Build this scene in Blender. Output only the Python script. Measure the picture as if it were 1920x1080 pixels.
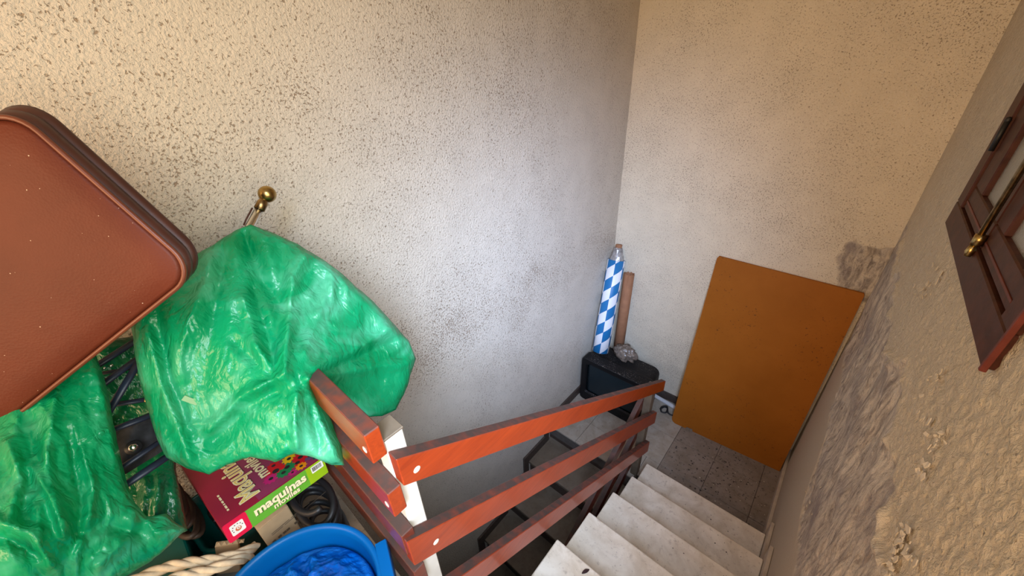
import bpy, bmesh, math, random
import numpy as np
from mathutils import Vector, Matrix, geometry
random.seed(7); rng = np.random.default_rng(7)
for o in list(bpy.data.objects): bpy.data.objects.remove(o)
C = bpy.context.scene.collection
SC = bpy.context.scene

# ---------------------------------------------------------------- camera
F_PX = 707.59; YAW, PITCH, ROLL = .743922, .524213, -.045854
EYE = np.array([.474, -1.848, 2.640])
def cam_axes():
    fw = np.array([-math.sin(YAW)*math.cos(PITCH), math.cos(YAW)*math.cos(PITCH), -math.sin(PITCH)])
    rt = np.array([math.cos(YAW), math.sin(YAW), 0.]); up = np.cross(rt, fw)
    c, s = math.cos(ROLL), math.sin(ROLL)
    return c*rt+s*up, -s*rt+c*up, fw
RT, UP, FW = cam_axes()
cd = bpy.data.cameras.new('camera'); cam = bpy.data.objects.new('camera', cd); C.objects.link(cam)
cd.sensor_width = 36; cd.lens = F_PX/1920*36; cd.clip_start = .01
cam.matrix_world = Matrix(((RT[0],UP[0],-FW[0],EYE[0]),(RT[1],UP[1],-FW[1],EYE[1]),(RT[2],UP[2],-FW[2],EYE[2]),(0,0,0,1)))
SC.camera = cam

# ---------------------------------------------------------------- world, light, exposure
W = bpy.data.worlds.new('world'); SC.world = W; W.use_nodes = True
W.node_tree.nodes['Background'].inputs[0].default_value = (.62, .66, .75, 1)
W.node_tree.nodes['Background'].inputs[1].default_value = .35
def area(name, loc, target, sx, sy, power, col, spread=180):
    l = bpy.data.lights.new(name, 'AREA'); l.shape = 'RECTANGLE'; l.size = sx; l.size_y = sy
    l.energy = power; l.color = col; l.spread = math.radians(spread)
    o = bpy.data.objects.new(name, l); C.objects.link(o); o.location = loc
    d = Vector(target)-Vector(loc); o.rotation_euler = d.to_track_quat('-Z', 'Y').to_euler()
    return o
# window beside the camera: sky light falls down through it, sunlit surroundings send warm light in level
area('window_sky_light', (1.0, -2.1, 3.0), (-.80, .60, .85), 1.0, 1.0, 29, (.50, .65, 1.0), 60)
area('window_zenith_light', (1.0, -2.0, 3.1), (-.1, -.9, .8), 1.0, 1.0, 15, (.62, .80, 1.0), 90)
area('window_sunlit_bounce', (1.0, -2.0, 2.72), (-.9, -1.7, 2.72), 1.05, 1.1, 22, (1.0, .95, .78), 170)
area('doorway_light', (-.05, -3.85, 2.75), (-.05, .5, 2.3), 1.2, 1.6, 40, (1.0, .62, .33), 150)
vs = SC.view_settings
vs.view_transform = 'Standard'; vs.look = 'None'; vs.gamma = 1; vs.use_curve_mapping = False; vs.exposure = 0.0

# ---------------------------------------------------------------- helpers
def ray(u, v):
    d = RT*((u-960)/F_PX) - UP*((v-540)/F_PX) + FW
    return d/np.linalg.norm(d)
def at(u, v, d): return EYE + ray(u, v)*d
def onz(u, v, z): r = ray(u, v); return EYE + r*((z-EYE[2])/r[2])
def onx(u, v, x): r = ray(u, v); return EYE + r*((x-EYE[0])/r[0])
def ony(u, v, y): r = ray(u, v); return EYE + r*((y-EYE[1])/r[1])
def nrm(v): v = np.asarray(v, float); return v/np.linalg.norm(v)

def hash3(i, j, k):
    h = (i.astype(np.int64)*374761393 + j.astype(np.int64)*668265263 + k.astype(np.int64)*2147483647) & 0xffffffff
    h = ((h ^ (h >> 13))*1274126177) & 0xffffffff
    h = (h ^ (h >> 16)) & 0xffff
    return h/65535.*2-1
def vnoise(p):
    p = np.asarray(p, float); i = np.floor(p).astype(np.int64); f = p-i; f = f*f*(3-2*f)
    r = 0
    for a in (0, 1):
        for b in (0, 1):
            for c in (0, 1):
                w = (f[:,0] if a else 1-f[:,0])*(f[:,1] if b else 1-f[:,1])*(f[:,2] if c else 1-f[:,2])
                r = r + w*hash3(i[:,0]+a, i[:,1]+b, i[:,2]+c)
    return r
def fbm(p, o=4):
    p = np.asarray(p, float); r = 0; a = 1
    for k in range(o): r = r + a*vnoise(p + k*17.3); p = p*2.03; a *= .5
    return r
def ridged(p, o=3):
    p = np.asarray(p, float); r = 0; a = 1
    for k in range(o): r = r + a*(1-2*np.abs(vnoise(p + k*9.1))); p = p*2.1; a *= .5
    return r

# ---------------------------------------------------------------- materials
def mat(name):
    m = bpy.data.materials.new(name); m.use_nodes = True
    nt = m.node_tree; return m, nt, nt.nodes['Principled BSDF']
def node(nt, t, **kw):
    n = nt.nodes.new(t)
    for k, v in kw.items(): setattr(n, k, v)
    return n
def coords(nt, kind='Object', scale=(1,1,1)):
    t = node(nt, 'ShaderNodeTexCoord'); mp = node(nt, 'ShaderNodeMapping'); mp.inputs['Scale'].default_value = scale
    nt.links.new(t.outputs[kind], mp.inputs[0]); return mp.outputs[0]
def geo_pos(nt, scale=(1,1,1)):
    t = node(nt, 'ShaderNodeNewGeometry'); mp = node(nt, 'ShaderNodeMapping'); mp.inputs['Scale'].default_value = scale
    nt.links.new(t.outputs['Position'], mp.inputs[0]); return mp.outputs[0]
def noise(nt, vec, scale, detail=3, rough=.5, dist=0):
    n = node(nt, 'ShaderNodeTexNoise'); n.inputs['Scale'].default_value = scale; n.inputs['Detail'].default_value = detail
    n.inputs['Roughness'].default_value = rough; n.inputs['Distortion'].default_value = dist
    nt.links.new(vec, n.inputs['Vector']); return n.outputs[0]
def voro(nt, vec, scale, feature='F1'):
    n = node(nt, 'ShaderNodeTexVoronoi', feature=feature); n.inputs['Scale'].default_value = scale
    nt.links.new(vec, n.inputs['Vector']); return n.outputs['Distance']
def ramp(nt, fac, stops):
    r = node(nt, 'ShaderNodeValToRGB'); el = r.color_ramp.elements
    while len(el) < len(stops): el.new(.5)
    for e, (p, c) in zip(el, stops):
        e.position = p; e.color = (c, c, c, 1) if not hasattr(c, '__len__') else tuple(c)+(1,)
    nt.links.new(fac, r.inputs[0]); return r.outputs[0]
def mix(nt, fac, a, b, mode='MIX'):
    m = node(nt, 'ShaderNodeMix', data_type='RGBA', blend_type=mode)
    for sock, v in ((m.inputs[0], fac), (m.inputs[6], a), (m.inputs[7], b)):
        if hasattr(v, 'is_linked') or hasattr(v, 'links'): nt.links.new(v, sock)
        elif hasattr(v, '__len__'): sock.default_value = tuple(v)+(1,) if len(v) == 3 else v
        else: sock.default_value = v
    return m.outputs[2]
def math_(nt, op, a, b=None):
    m = node(nt, 'ShaderNodeMath', operation=op)
    for k, v in enumerate((a, b)):
        if v is None: continue
        if hasattr(v, 'links'): nt.links.new(v, m.inputs[k])
        else: m.inputs[k].default_value = v
    return m.outputs[0]
def bump(nt, bs, h, strength=.5, dist=.01):
    b = node(nt, 'ShaderNodeBump'); b.inputs['Strength'].default_value = strength; b.inputs['Distance'].default_value = dist
    nt.links.new(h, b.inputs['Height']); nt.links.new(b.outputs[0], bs.inputs['Normal']); return b
def simple(name, col, rough=.6, metal=0., var=.12, scale=20, bmp=0, bscale=60, coat=0, spec=.5, bdist=.004):
    m, nt, bs = mat(name); v = coords(nt)
    n = noise(nt, v, scale, 4)
    c2 = tuple(max(0, x*(1-var*2)) for x in col)
    c = mix(nt, ramp(nt, n, [(.3, 0), (.7, 1)]), c2, col)
    nt.links.new(c, bs.inputs['Base Color'])
    bs.inputs['Roughness'].default_value = rough; bs.inputs['Metallic'].default_value = metal
    bs.inputs['Coat Weight'].default_value = coat; bs.inputs['Specular IOR Level'].default_value = spec
    if bmp: bump(nt, bs, noise(nt, v, bscale, 4), bmp, bdist)
    return m

def stucco(name, base, pit, scale=85, density=(.56, .66), bmp=.8, dmg=False, grime=.5, band=None):
    """rough sprayed render: cream skin with small darker dirt-filled pits"""
    m, nt, bs = mat(name); v = geo_pos(nt)
    n1 = noise(nt, v, scale, 2.5, .55, .6)
    big = noise(nt, v, 2.2, 4, .6)
    mid = noise(nt, v, 9, 3, .6)
    thr = math_(nt, 'ADD', n1, math_(nt, 'MULTIPLY', math_(nt, 'SUBTRACT', big, .5), .22))
    if band:
        (ya, za), (yb, zb), wd = band
        sp_ = node(nt, 'ShaderNodeSeparateXYZ'); nt.links.new(v, sp_.inputs[0]); L_ = math.hypot(yb-ya, zb-za)
        nyy, nzz = -(zb-za)/L_, (yb-ya)/L_
        dl = math_(nt, 'ADD', math_(nt, 'MULTIPLY', math_(nt, 'SUBTRACT', sp_.outputs['Y'], ya), nyy), math_(nt, 'MULTIPLY', math_(nt, 'SUBTRACT', sp_.outputs['Z'], za), nzz))
        dl = math_(nt, 'ADD', dl, math_(nt, 'MULTIPLY', math_(nt, 'SUBTRACT', noise(nt, v, 3.5, 4), .5), .5))
        bd = ramp(nt, math_(nt, 'DIVIDE', math_(nt, 'ABSOLUTE', dl), wd), [(0, 1), (1, 0)])
        thr = math_(nt, 'ADD', thr, math_(nt, 'MULTIPLY', bd, .07))
    pits = ramp(nt, thr, [(density[0], 0), (density[1], 1)])
    tone = mix(nt, ramp(nt, mid, [(.3, 0), (.75, 1)]), base, tuple(x*.9 for x in base))
    c = mix(nt, math_(nt, 'MULTIPLY', pits, grime), tone, pit)
    rel = math_(nt, 'SUBTRACT', noise(nt, v, scale*.75, 3, .6, .3), math_(nt, 'MULTIPLY', pits, .45))
    if dmg:
        a = node(nt, 'ShaderNodeAttribute', attribute_name='damage').outputs['Fac']
        g1 = noise(nt, geo_pos(nt, (1, 1, .28)), 42, 5, .65, .8)
        col = mix(nt, ramp(nt, g1, [(.34, 0), (.58, 1)]), (.26, .22, .19), (.64, .56, .45))
        col = mix(nt, ramp(nt, noise(nt, v, 5, 3), [(.50, 0), (.75, 1)]), col, (.30, .26, .245))
        c = mix(nt, a, c, col)
        s = node(nt, 'ShaderNodeAttribute', attribute_name='smooth').outputs['Fac']
        c = mix(nt, s, c, (.52, .44, .33))
        rel = mix(nt, s, rel, math_(nt, 'MULTIPLY', noise(nt, v, 60, 3), .25))
    nt.links.new(c, bs.inputs['Base Color']); bs.inputs['Roughness'].default_value = .9
    bs.inputs['Specular IOR Level'].default_value = .2
    bump(nt, bs, rel, bmp, .007)
    return m
M_LEFT = stucco('stucco_cream_left', (.68, .61, .51), (.25, .165, .10), 150, (.61, .68), .8, grime=.75, band=((-1.14, 1.47), (.60, 1.43), .22))
M_BACK = stucco('stucco_cream_back', (.80, .715, .56), (.30, .21, .13), 150, (.60, .69), .8, True, .7)
M_RIGHT = stucco('stucco_cream_right', (.62, .53, .39), (.36, .27, .17), 110, (.66, .8), 1.0, True, .3)
M_PLAIN = simple('painted_plaster', (.55, .48, .38), .9, var=.05)
M_SLAB = simple('concrete_slab', (.40, .35, .30), .9, var=.1)
M_FLAKE = simple('paint_flake', (.64, .56, .43), .8, var=.06)

def marble(name, base, dark, dirt=.5, rough=.45):
    m, nt, bs = mat(name); v = geo_pos(nt)
    n1 = noise(nt, v, 9, 6, .62, .5); n2 = noise(nt, v, 42, 4, .6)
    c = mix(nt, ramp(nt, n1, [(.35, 0), (.68, 1)]), base, (base[0]*.74, base[1]*.69, base[2]*.62))
    c = mix(nt, math_(nt, 'MULTIPLY', ramp(nt, n2, [(.58, 0), (.72, 1)]), dirt), c, dark)
    sp = ramp(nt, noise(nt, v, 130, 2, .5), [(.70, 0), (.76, 1)])
    c = mix(nt, math_(nt, 'MULTIPLY', sp, dirt), c, (.10, .08, .07))
    nt.links.new(c, bs.inputs['Base Color'])
    nt.links.new(ramp(nt, n2, [(.3, rough), (.8, min(1, rough+.3))]), bs.inputs['Roughness'])
    bump(nt, bs, n2, .12, .003); return m
M_TREAD = marble('worn_white_marble', (.85, .765, .635), (.45, .36, .27), .65, .42)
M_TILE = marble('dusty_floor_marble', (.40, .35, .29), (.18, .145, .115), .65, .65)
M_TILE_DIRTY = marble('grimy_floor_marble', (.27, .22, .175), (.06, .048, .04), 1.0, .75)
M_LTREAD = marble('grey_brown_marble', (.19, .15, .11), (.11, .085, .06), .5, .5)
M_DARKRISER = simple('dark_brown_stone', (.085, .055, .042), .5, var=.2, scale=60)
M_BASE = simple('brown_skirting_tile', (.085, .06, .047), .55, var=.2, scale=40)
M_SKIRT = simple('marble_skirting', (.55, .47, .37), .55, var=.1)
M_GROUT = simple('dark_grout', (.12, .10, .085), .9)

def wood(name, base, dark, dust=(.055, .036, .028), rough=.28, dusty=.97, axis=(1, 14, 14)):
    m, nt, bs = mat(name); v = coords(nt, 'Object', axis)
    g = noise(nt, v, 9, 5, .6, .6)
    c = mix(nt, ramp(nt, g, [(.3, 0), (.7, 1)]), dark, base)
    gm = node(nt, 'ShaderNodeNewGeometry'); sx = node(nt, 'ShaderNodeSeparateXYZ'); nt.links.new(gm.outputs['True Normal'], sx.inputs[0])
    up = ramp(nt, sx.outputs['Z'], [(.55, 0), (.75, 1)])
    dn = ramp(nt, noise(nt, geo_pos(nt), 30, 4), [(.25, .55), (.6, 1)])
    f = math_(nt, 'MULTIPLY', math_(nt, 'MULTIPLY', up, dn), dusty)
    c = mix(nt, f, c, dust); nt.links.new(c, bs.inputs['Base Color'])
    nt.links.new(math_(nt, 'ADD', math_(nt, 'MULTIPLY', f, .5), rough), bs.inputs['Roughness'])
    bs.inputs['Specular IOR Level'].default_value = .3; bs.inputs['Coat Weight'].default_value = .08; bs.inputs['Coat Roughness'].default_value = .3
    bump(nt, bs, g, .08, .002); return m
M_RAIL = wood('varnished_red_wood', (.36, .046, .008), (.24, .028, .006))
M_RAIL_Y = wood('varnished_red_wood_lengthwise', (.36, .044, .008), (.24, .027, .006), axis=(14, 1, 9))
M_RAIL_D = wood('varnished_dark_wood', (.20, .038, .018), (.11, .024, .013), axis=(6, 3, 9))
M_POST = simple('cream_painted_wood', (.74, .66, .53), .5, var=.06)
M_POSTB = simple('brown_cap_shaded_post_wood', (.17, .125, .08), .6, var=.15)  # brown top cap, and the far post with shade in its colour
M_PLUG = simple('cream_screw_cap', (.86, .74, .55), .4, var=.04)
M_WIN = simple('dark_red_brown_window_wood', (.085, .026, .014), .5, var=.25, scale=30, bmp=.15, spec=.2)
M_WINR = simple('red_painted_window_edge', (.17, .038, .024), .5, var=.2, scale=30, spec=.25)
M_BRASS = simple('aged_brass', (.52, .36, .13), .28, 1., var=.2, scale=60)
M_BRASS2 = simple('tarnished_brass', (.42, .28, .12), .3, 1., var=.3, scale=80)
M_STEEL = simple('polished_steel', (.75, .74, .70), .2, 1., var=.05)
def frosted():
    m, nt, bs = mat('frosted_patterned_glass'); v = geo_pos(nt)
    bs.inputs['Base Color'].default_value = (.62, .56, .42, 1); bs.inputs['Transmission Weight'].default_value = .75
    bs.inputs['Roughness'].default_value = .5; bump(nt, bs, voro(nt, v, 220), .5, .003); return m
M_FROST = frosted()

def board_mat():
    m, nt, bs = mat('orange_brown_hardboard'); v = geo_pos(nt)
    n1 = noise(nt, v, 3, 5, .6); n2 = noise(nt, v, 70, 3, .6)
    c = mix(nt, ramp(nt, n1, [(.3, 0), (.75, 1)]), (.31, .098, .008), (.39, .130, .014))
    sp = math_(nt, 'MULTIPLY', ramp(nt, n2, [(.62, 0), (.70, 1)]), ramp(nt, noise(nt, v, 4.5, 2), [(.44, 0), (.60, 1)]))
    c = mix(nt, math_(nt, 'MULTIPLY', sp, .85), c, (.10, .035, .012)); nt.links.new(c, bs.inputs['Base Color'])
    bs.inputs['Roughness'].default_value = .55; bs.inputs['Specular IOR Level'].default_value = .2; bump(nt, bs, n2, .05, .002); return m
M_BOARD = board_mat()
M_TV = simple('black_tv_plastic', (.008, .008, .009), .5, var=.1, spec=.2)
def tv_top():
    m, nt, bs = mat('dusty_black_plastic'); v = geo_pos(nt)
    sp = ramp(nt, noise(nt, v, 140, 3, .6), [(.60, 0), (.68, 1)])
    ar = ramp(nt, noise(nt, v, 8, 3), [(.40, .1), (.6, 1)])
    c = mix(nt, math_(nt, 'MULTIPLY', sp, ar), (.010, .009, .009), (.34, .30, .27)); nt.links.new(c, bs.inputs['Base Color']); bs.inputs['Specular IOR Level'].default_value = .2
    bs.inputs['Roughness'].default_value = .6; return m
M_TVTOP = tv_top()
M_SCREEN = simple('dark_teal_crt_glass', (.028, .045, .055), .22, var=.05, scale=3)
def diamond():
    m, nt, bs = mat('blue_and_white_lozenge_print')
    t = node(nt, 'ShaderNodeTexCoord'); s = node(nt, 'ShaderNodeSeparateXYZ'); nt.links.new(t.outputs['Object'], s.inputs[0])
    ang = math_(nt, 'ARCTAN2', s.outputs['Y'], s.outputs['X'])
    col = math_(nt, 'MULTIPLY', math_(nt, 'ADD', ang, math.pi + .38), 6/(2*math.pi))
    row = math_(nt, 'ADD', math_(nt, 'MULTIPLY', s.outputs['Z'], 1/.098), math_(nt, 'MULTIPLY', col, -.6))
    a = math_(nt, 'FLOOR', col); b = math_(nt, 'FLOOR', row)
    par = math_(nt, 'MODULO', math_(nt, 'ADD', math_(nt, 'ADD', a, b), 40.), 2.)
    c = mix(nt, math_(nt, 'GREATER_THAN', par, .5), (.80, .82, .86), (.01, .16, .40))
    nt.links.new(c, bs.inputs['Base Color']); bs.inputs['Roughness'].default_value = .45; return m
M_DIAM = diamond()
M_CARD = simple('cardboard_brown', (.34, .155, .075), .8, var=.1)
M_BOXCARD = simple('corrugated_cardboard', (.46, .33, .19), .85, var=.1)
M_CLEAR = simple('dirty_clear_film', (.24, .19, .15), .3, var=.3, scale=40, bmp=.4, bscale=40)
M_FILMROLL = simple('silvery_film_core', (.50, .48, .46), .25, .3, var=.3, scale=30, bmp=.3)
M_WHITE = simple('white_plastic', (.80, .80, .82), .4, var=.03)
M_BLACK = simple('black_rubber', (.012, .012, .013), .5, var=.1)

def film(name, base, pale, dark, trans=.35, rough=.26):
    """thin crinkled polythene: glossy skin that lets some light through"""
    m, nt, bs = mat(name); v = coords(nt)
    big = noise(nt, v, 7, 3, .55, .8)
    c = mix(nt, ramp(nt, big, [(.48, 0), (.68, 1)]), base, pale)
    c = mix(nt, ramp(nt, noise(nt, v, 4.3, 2, .5, .5), [(.30, 1), (.46, 0)]), c, dark)
    nt.links.new(c, bs.inputs['Base Color']); bs.inputs['Roughness'].default_value = rough
    bs.inputs['Specular IOR Level'].default_value = .6
    vv = coords(nt, 'Object', (1, 1, .5))
    def rdg(sc, di):
        n_ = noise(nt, vv, sc, 2.5, .5, di); return math_(nt, 'ABSOLUTE', math_(nt, 'SUBTRACT', n_, .5))
    h = math_(nt, 'ADD', rdg(15, 1.0), math_(nt, 'ADD', math_(nt, 'MULTIPLY', rdg(34, 1.2), .38), math_(nt, 'MULTIPLY', rdg(85, 1.0), .09)))
    b = bump(nt, bs, h, .55, .022)
    tr = node(nt, 'ShaderNodeBsdfTranslucent'); nt.links.new(c, tr.inputs[0]); nt.links.new(b.outputs[0], tr.inputs['Normal'])
    mx = node(nt, 'ShaderNodeMixShader'); mx.inputs[0].default_value = trans
    nt.links.new(bs.outputs[0], mx.inputs[1]); nt.links.new(tr.outputs[0], mx.inputs[2])
    nt.links.new(mx.outputs[0], nt.nodes['Material Output'].inputs[0]); return m
M_GREEN = film('green_polythene', (.006, .42, .165), (.12, .62, .36), (.0, .30, .10))
M_GREEN_SHADE = film('shaded_green_polythene', (.003, .16, .055), (.01, .25, .10), (.0, .08, .03), .2)  # green polythene with the shadow behind the chair put into its colour
M_BLUEFILM = film('blue_polythene', (.0, .20, .78), (.04, .38, .92), (.0, .12, .58), .3)
def leather():
    m, nt, bs = mat('brown_leatherette'); v = coords(nt)
    n = noise(nt, v, 6, 4, .6); w = voro(nt, v, 260)
    c = mix(nt, ramp(nt, n, [(.3, 0), (.7, 1)]), (.085, .016, .0065), (.110, .022, .009))
    sp = ramp(nt, noise(nt, v, 210, 1, .4), [(.80, 0), (.815, 1)])
    c = mix(nt, sp, c, (.62, .46, .34)); nt.links.new(c, bs.inputs['Base Color'])
    bs.inputs['Roughness'].default_value = .5; bs.inputs['Specular IOR Level'].default_value = .22
    h = math_(nt, 'ADD', math_(nt, 'MULTIPLY', w, .25), math_(nt, 'MULTIPLY', noise(nt, v, 16, 3), .6))
    bump(nt, bs, h, .25, .004); return m
M_LEATHER = leather()
M_PIPING = simple('tan_brown_piping', (.14, .034, .014), .4, var=.1)
M_LEATHER_D = simple('dark_brown_leatherette', (.060, .016, .0085), .5, var=.15)
M_NAVY = simple('navy_painted_tube', (.012, .019, .040), .45, var=.15)
M_GREYFAB = simple('charcoal_fabric', (.065, .065, .075), .8, var=.2, scale=60)
M_BASIN = simple('blue_plastic', (.0, .10, .33), .36, var=.06, scale=6, spec=.25)
M_TUB = simple('dark_green_plastic', (.0, .075, .065), .35, var=.1, scale=8)
M_ROPE = simple('cream_cotton_rope', (.72, .60, .42), .9, var=.15, scale=60)
M_LEAF = simple('dry_brown_leaf', (.07, .03, .028), .7)
M_DEBRIS = simple('dark_crumbs', (.07, .055, .045), .9, var=.3)
def flat(name, col, rough=.5): return simple(name, col, rough, var=.04)

# ---------------------------------------------------------------- object helpers
def link(name, me, m, parent=None, base=None):
    o = bpy.data.objects.new(name, me); C.objects.link(o)
    if m is not None and len(me.materials) == 0: me.materials.append(m)
    if parent is not None:
        o.parent = parent
        off = Vector(parent['_o']) if '_o' in parent else Vector((0, 0, 0))
        if base is None: me.transform(Matrix.Translation(-off))
        else: o.location = Vector(base) - off
        o['_o'] = tuple(off)
    elif base is not None: o.location = base
    return o
def done(bm, name, smooth=False):
    me = bpy.data.meshes.new(name); bm.normal_update(); bm.to_mesh(me); bm.free()
    if smooth:
        for p in me.polygons: p.use_smooth = True
    return me
def thing(name, label, cat, loc=(0,0,0), group=None, kind=None):
    o = bpy.data.objects.new(name, None); C.objects.link(o); o.empty_display_size = .05
    o.location = loc; o['_o'] = tuple(float(x) for x in loc); tag(o, label, cat, group, kind); return o
def tag(o, label=None, cat=None, group=None, kind=None):
    if label: o['label'] = label
    if cat: o['category'] = cat
    if group: o['group'] = group
    if kind: o['kind'] = kind
    return o
def box_bm(a, b, bevel=0, seg=2):
    bm = bmesh.new(); bmesh.ops.create_cube(bm, size=1)
    a = Vector(a); b = Vector(b)
    for v in bm.verts: v.co = Vector(((a.x+b.x)/2+v.co.x*(b.x-a.x), (a.y+b.y)/2+v.co.y*(b.y-a.y), (a.z+b.z)/2+v.co.z*(b.z-a.z)))
    if bevel: bmesh.ops.bevel(bm, geom=bm.edges[:], offset=bevel, segments=seg, affect='EDGES', profile=.5)
    return bm
def box(name, a, b, m, parent=None, bevel=0, seg=2): return link(name, done(box_bm(a, b, bevel, seg), name), m, parent)
def prism_mesh(name, pts, vec, bevel=0):
    """extrude a planar 3D polygon along vec"""
    bm = bmesh.new(); vs_ = [bm.verts.new(p) for p in pts]; f = bm.faces.new(vs_)
    r = bmesh.ops.extrude_face_region(bm, geom=[f])
    for v in r['geom']:
        if isinstance(v, bmesh.types.BMVert): v.co += Vector(vec)
    bmesh.ops.recalc_face_normals(bm, faces=bm.faces)
    if bevel: bmesh.ops.bevel(bm, geom=bm.edges[:], offset=bevel, segments=1, affect='EDGES')
    return done(bm, name)
def frame_for(d):
    d = nrm(d); a = np.array([0, 0, 1.]) if abs(d[2]) < .9 else np.array([1., 0, 0])
    x = nrm(np.cross(a, d)); return x, np.cross(d, x)
def tube_bm(pts, r, n=10, bm=None, flat_=1., closed=False, up=None):
    bm = bm or bmesh.new(); pts = [np.asarray(p, float) for p in pts]; rings = []
    rr = r if hasattr(r, '__len__') else [r]*len(pts)
    px = None
    for i, p in enumerate(pts):
        if closed: d = pts[(i+1) % len(pts)]-pts[i-1]
        else: d = pts[min(i+1, len(pts)-1)]-pts[max(i-1, 0)]
        d = nrm(d)
        if px is None: x, y = frame_for(d) if up is None else (nrm(np.cross(up, d)), None)
        else: x = nrm(px - d*np.dot(px, d))
        y = np.cross(d, x); px = x
        rings.append([bm.verts.new(p + rr[i]*(math.cos(t)*x + flat_*math.sin(t)*y)) for t in np.linspace(0, 2*math.pi, n, endpoint=False)])
    N = len(rings)
    for i in range(N if closed else N-1):
        a, b = rings[i], rings[(i+1) % N]
        for k in range(n): bm.faces.new((a[k], a[(k+1) % n], b[(k+1) % n], b[k]))
    if not closed:
        bm.faces.new(rings[0][::-1]); bm.faces.new(rings[-1])
    bmesh.ops.recalc_face_normals(bm, faces=bm.faces); return bm
def tube(name, pts, r, m, parent=None, n=10, flat_=1., closed=False, smooth=True, up=None):
    return link(name, done(tube_bm(pts, r, n, None, flat_, closed, up), name, smooth), m, parent)
def lathe_bm(prof, n=32, loc=(0,0,0), axis=(0,0,1), bm=None):
    bm = bm or bmesh.new(); d = nrm(axis); x, y = frame_for(d); L = np.asarray(loc, float); rings = []
    for r, h in prof:
        if r < 1e-6: rings.append([bm.verts.new(L+d*h)])
        else: rings.append([bm.verts.new(L+d*h+r*(math.cos(t)*x+math.sin(t)*y)) for t in np.linspace(0, 2*math.pi, n, endpoint=False)])
    for a, b in zip(rings, rings[1:]):
        for k in range(n):
            q = [a[k % len(a)], a[(k+1) % len(a)], b[(k+1) % len(b)], b[k % len(b)]]
            u = []
            for v in q:
                if v not in u: u.append(v)
            if len(u) > 2: bm.faces.new(u)
    bmesh.ops.recalc_face_normals(bm, faces=bm.faces); return bm
def lathe(name, prof, m, parent=None, n=32, loc=(0,0,0), axis=(0,0,1), smooth=True):
    return link(name, done(lathe_bm(prof, n, loc, axis), name, smooth), m, parent)
def spline(pts, n=40, closed=False):
    P = [np.asarray(p, float) for p in pts]; out = []; N = len(P)
    segs = N if closed else N-1; per = max(2, n//segs)
    for i in range(segs):
        g = lambda k: P[k % N] if closed else P[min(max(k, 0), N-1)]
        p0, p1, p2, p3 = g(i-1), g(i), g(i+1), g(i+2)
        for t in np.linspace(0, 1, per, endpoint=False):
            out.append(.5*((2*p1)+(-p0+p2)*t+(2*p0-5*p1+4*p2-p3)*t*t+(-p0+3*p1-3*p2+p3)*t**3))
    if not closed: out.append(P[-1])
    return out
def obox_mesh(name, o, ex, ey, ez, bevel=0):
    """box from corner o with edge vectors"""
    bm = bmesh.new(); o, ex, ey, ez = [Vector(tuple(map(float, q))) for q in (o, ex, ey, ez)]
    v = [bm.verts.new(o+ex*a+ey*b+ez*c) for c in (0, 1) for b in (0, 1) for a in (0, 1)]
    for f in ((0,2,3,1),(4,5,7,6),(0,1,5,4),(2,6,7,3),(0,4,6,2),(1,3,7,5)): bm.faces.new([v[i] for i in f])
    bmesh.ops.recalc_face_normals(bm, faces=bm.faces)
    if bevel: bmesh.ops.bevel(bm, geom=bm.edges[:], offset=bevel, segments=2, affect='EDGES')
    return done(bm, name)
def text_mesh(s, size, offset=0., extrude=0.):
    cu = bpy.data.curves.new('t', 'FONT'); cu.body = s; cu.size = size; cu.offset = offset; cu.extrude = extrude
    cu.resolution_u = 3
    o = bpy.data.objects.new('t', cu); C.objects.link(o)
    dg = bpy.context.evaluated_depsgraph_get(); dg.update()
    me = bpy.data.meshes.new_from_object(o.evaluated_get(dg)); bpy.data.objects.remove(o); bpy.data.curves.remove(cu)
    me.materials.clear(); return me
def place2d(me, o, ex, ey):
    o, ex, ey = map(lambda q: Vector(tuple(map(float, q))), (o, ex, ey)); ez = ex.cross(ey).normalized()
    me.transform(Matrix(((ex.x, ey.x, ez.x, o.x), (ex.y, ey.y, ez.y, o.y), (ex.z, ey.z, ez.z, o.z), (0, 0, 0, 1)))); return me
def poly2d(name, loops):
    bm = bmesh.new()
    for lp in loops: bm.faces.new([bm.verts.new((x, y, 0)) for x, y in lp])
    return done(bm, name)

# ================================================================ SETTING
XL, XR, YB = -.835, .76, .86
YF, ZC, ZLOW = -4.0, 3.75, -1.62
RUN, RISE, UPZ = .28, .18, 1.26

def struct(o, label=None, cat=None): tag(o, label, cat, kind='structure'); return o
struct(box('wall_left', (XL-.12, YF-.1, ZLOW), (XL, YB+.12, ZC), M_LEFT), 'cream sprayed stucco wall running along the left of the stairwell', 'wall')
# grid walls with damaged plaster
def grid_wall(name, us, zs, fn, m, attrs, hole=None):
    U, Z = np.meshgrid(us, zs, indexing='ij'); u, z = U.ravel(), Z.ravel()
    P, A = fn(u, z); nz = len(zs); faces = []
    for i in range(len(us)-1):
        for j in range(nz-1):
            uc, zc = (us[i]+us[i+1])/2, (zs[j]+zs[j+1])/2
            if hole and any(a < uc < b and c < zc < d for a, b, c, d in hole): continue
            faces.append((i*nz+j, (i+1)*nz+j, (i+1)*nz+j+1, i*nz+j+1))
    me = bpy.data.meshes.new(name); me.from_pydata(P.tolist(), [], faces)
    for k, val in A.items():
        at_ = me.attributes.new(k, 'FLOAT', 'POINT'); at_.data.foreach_set('value', val.astype(np.float32))
    for p in me.polygons: p.use_smooth = True
    return link(name, me, m)
def sstep(a, b, x): t = np.clip((x-a)/(b-a), 0, 1); return t*t*(3-2*t)
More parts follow.
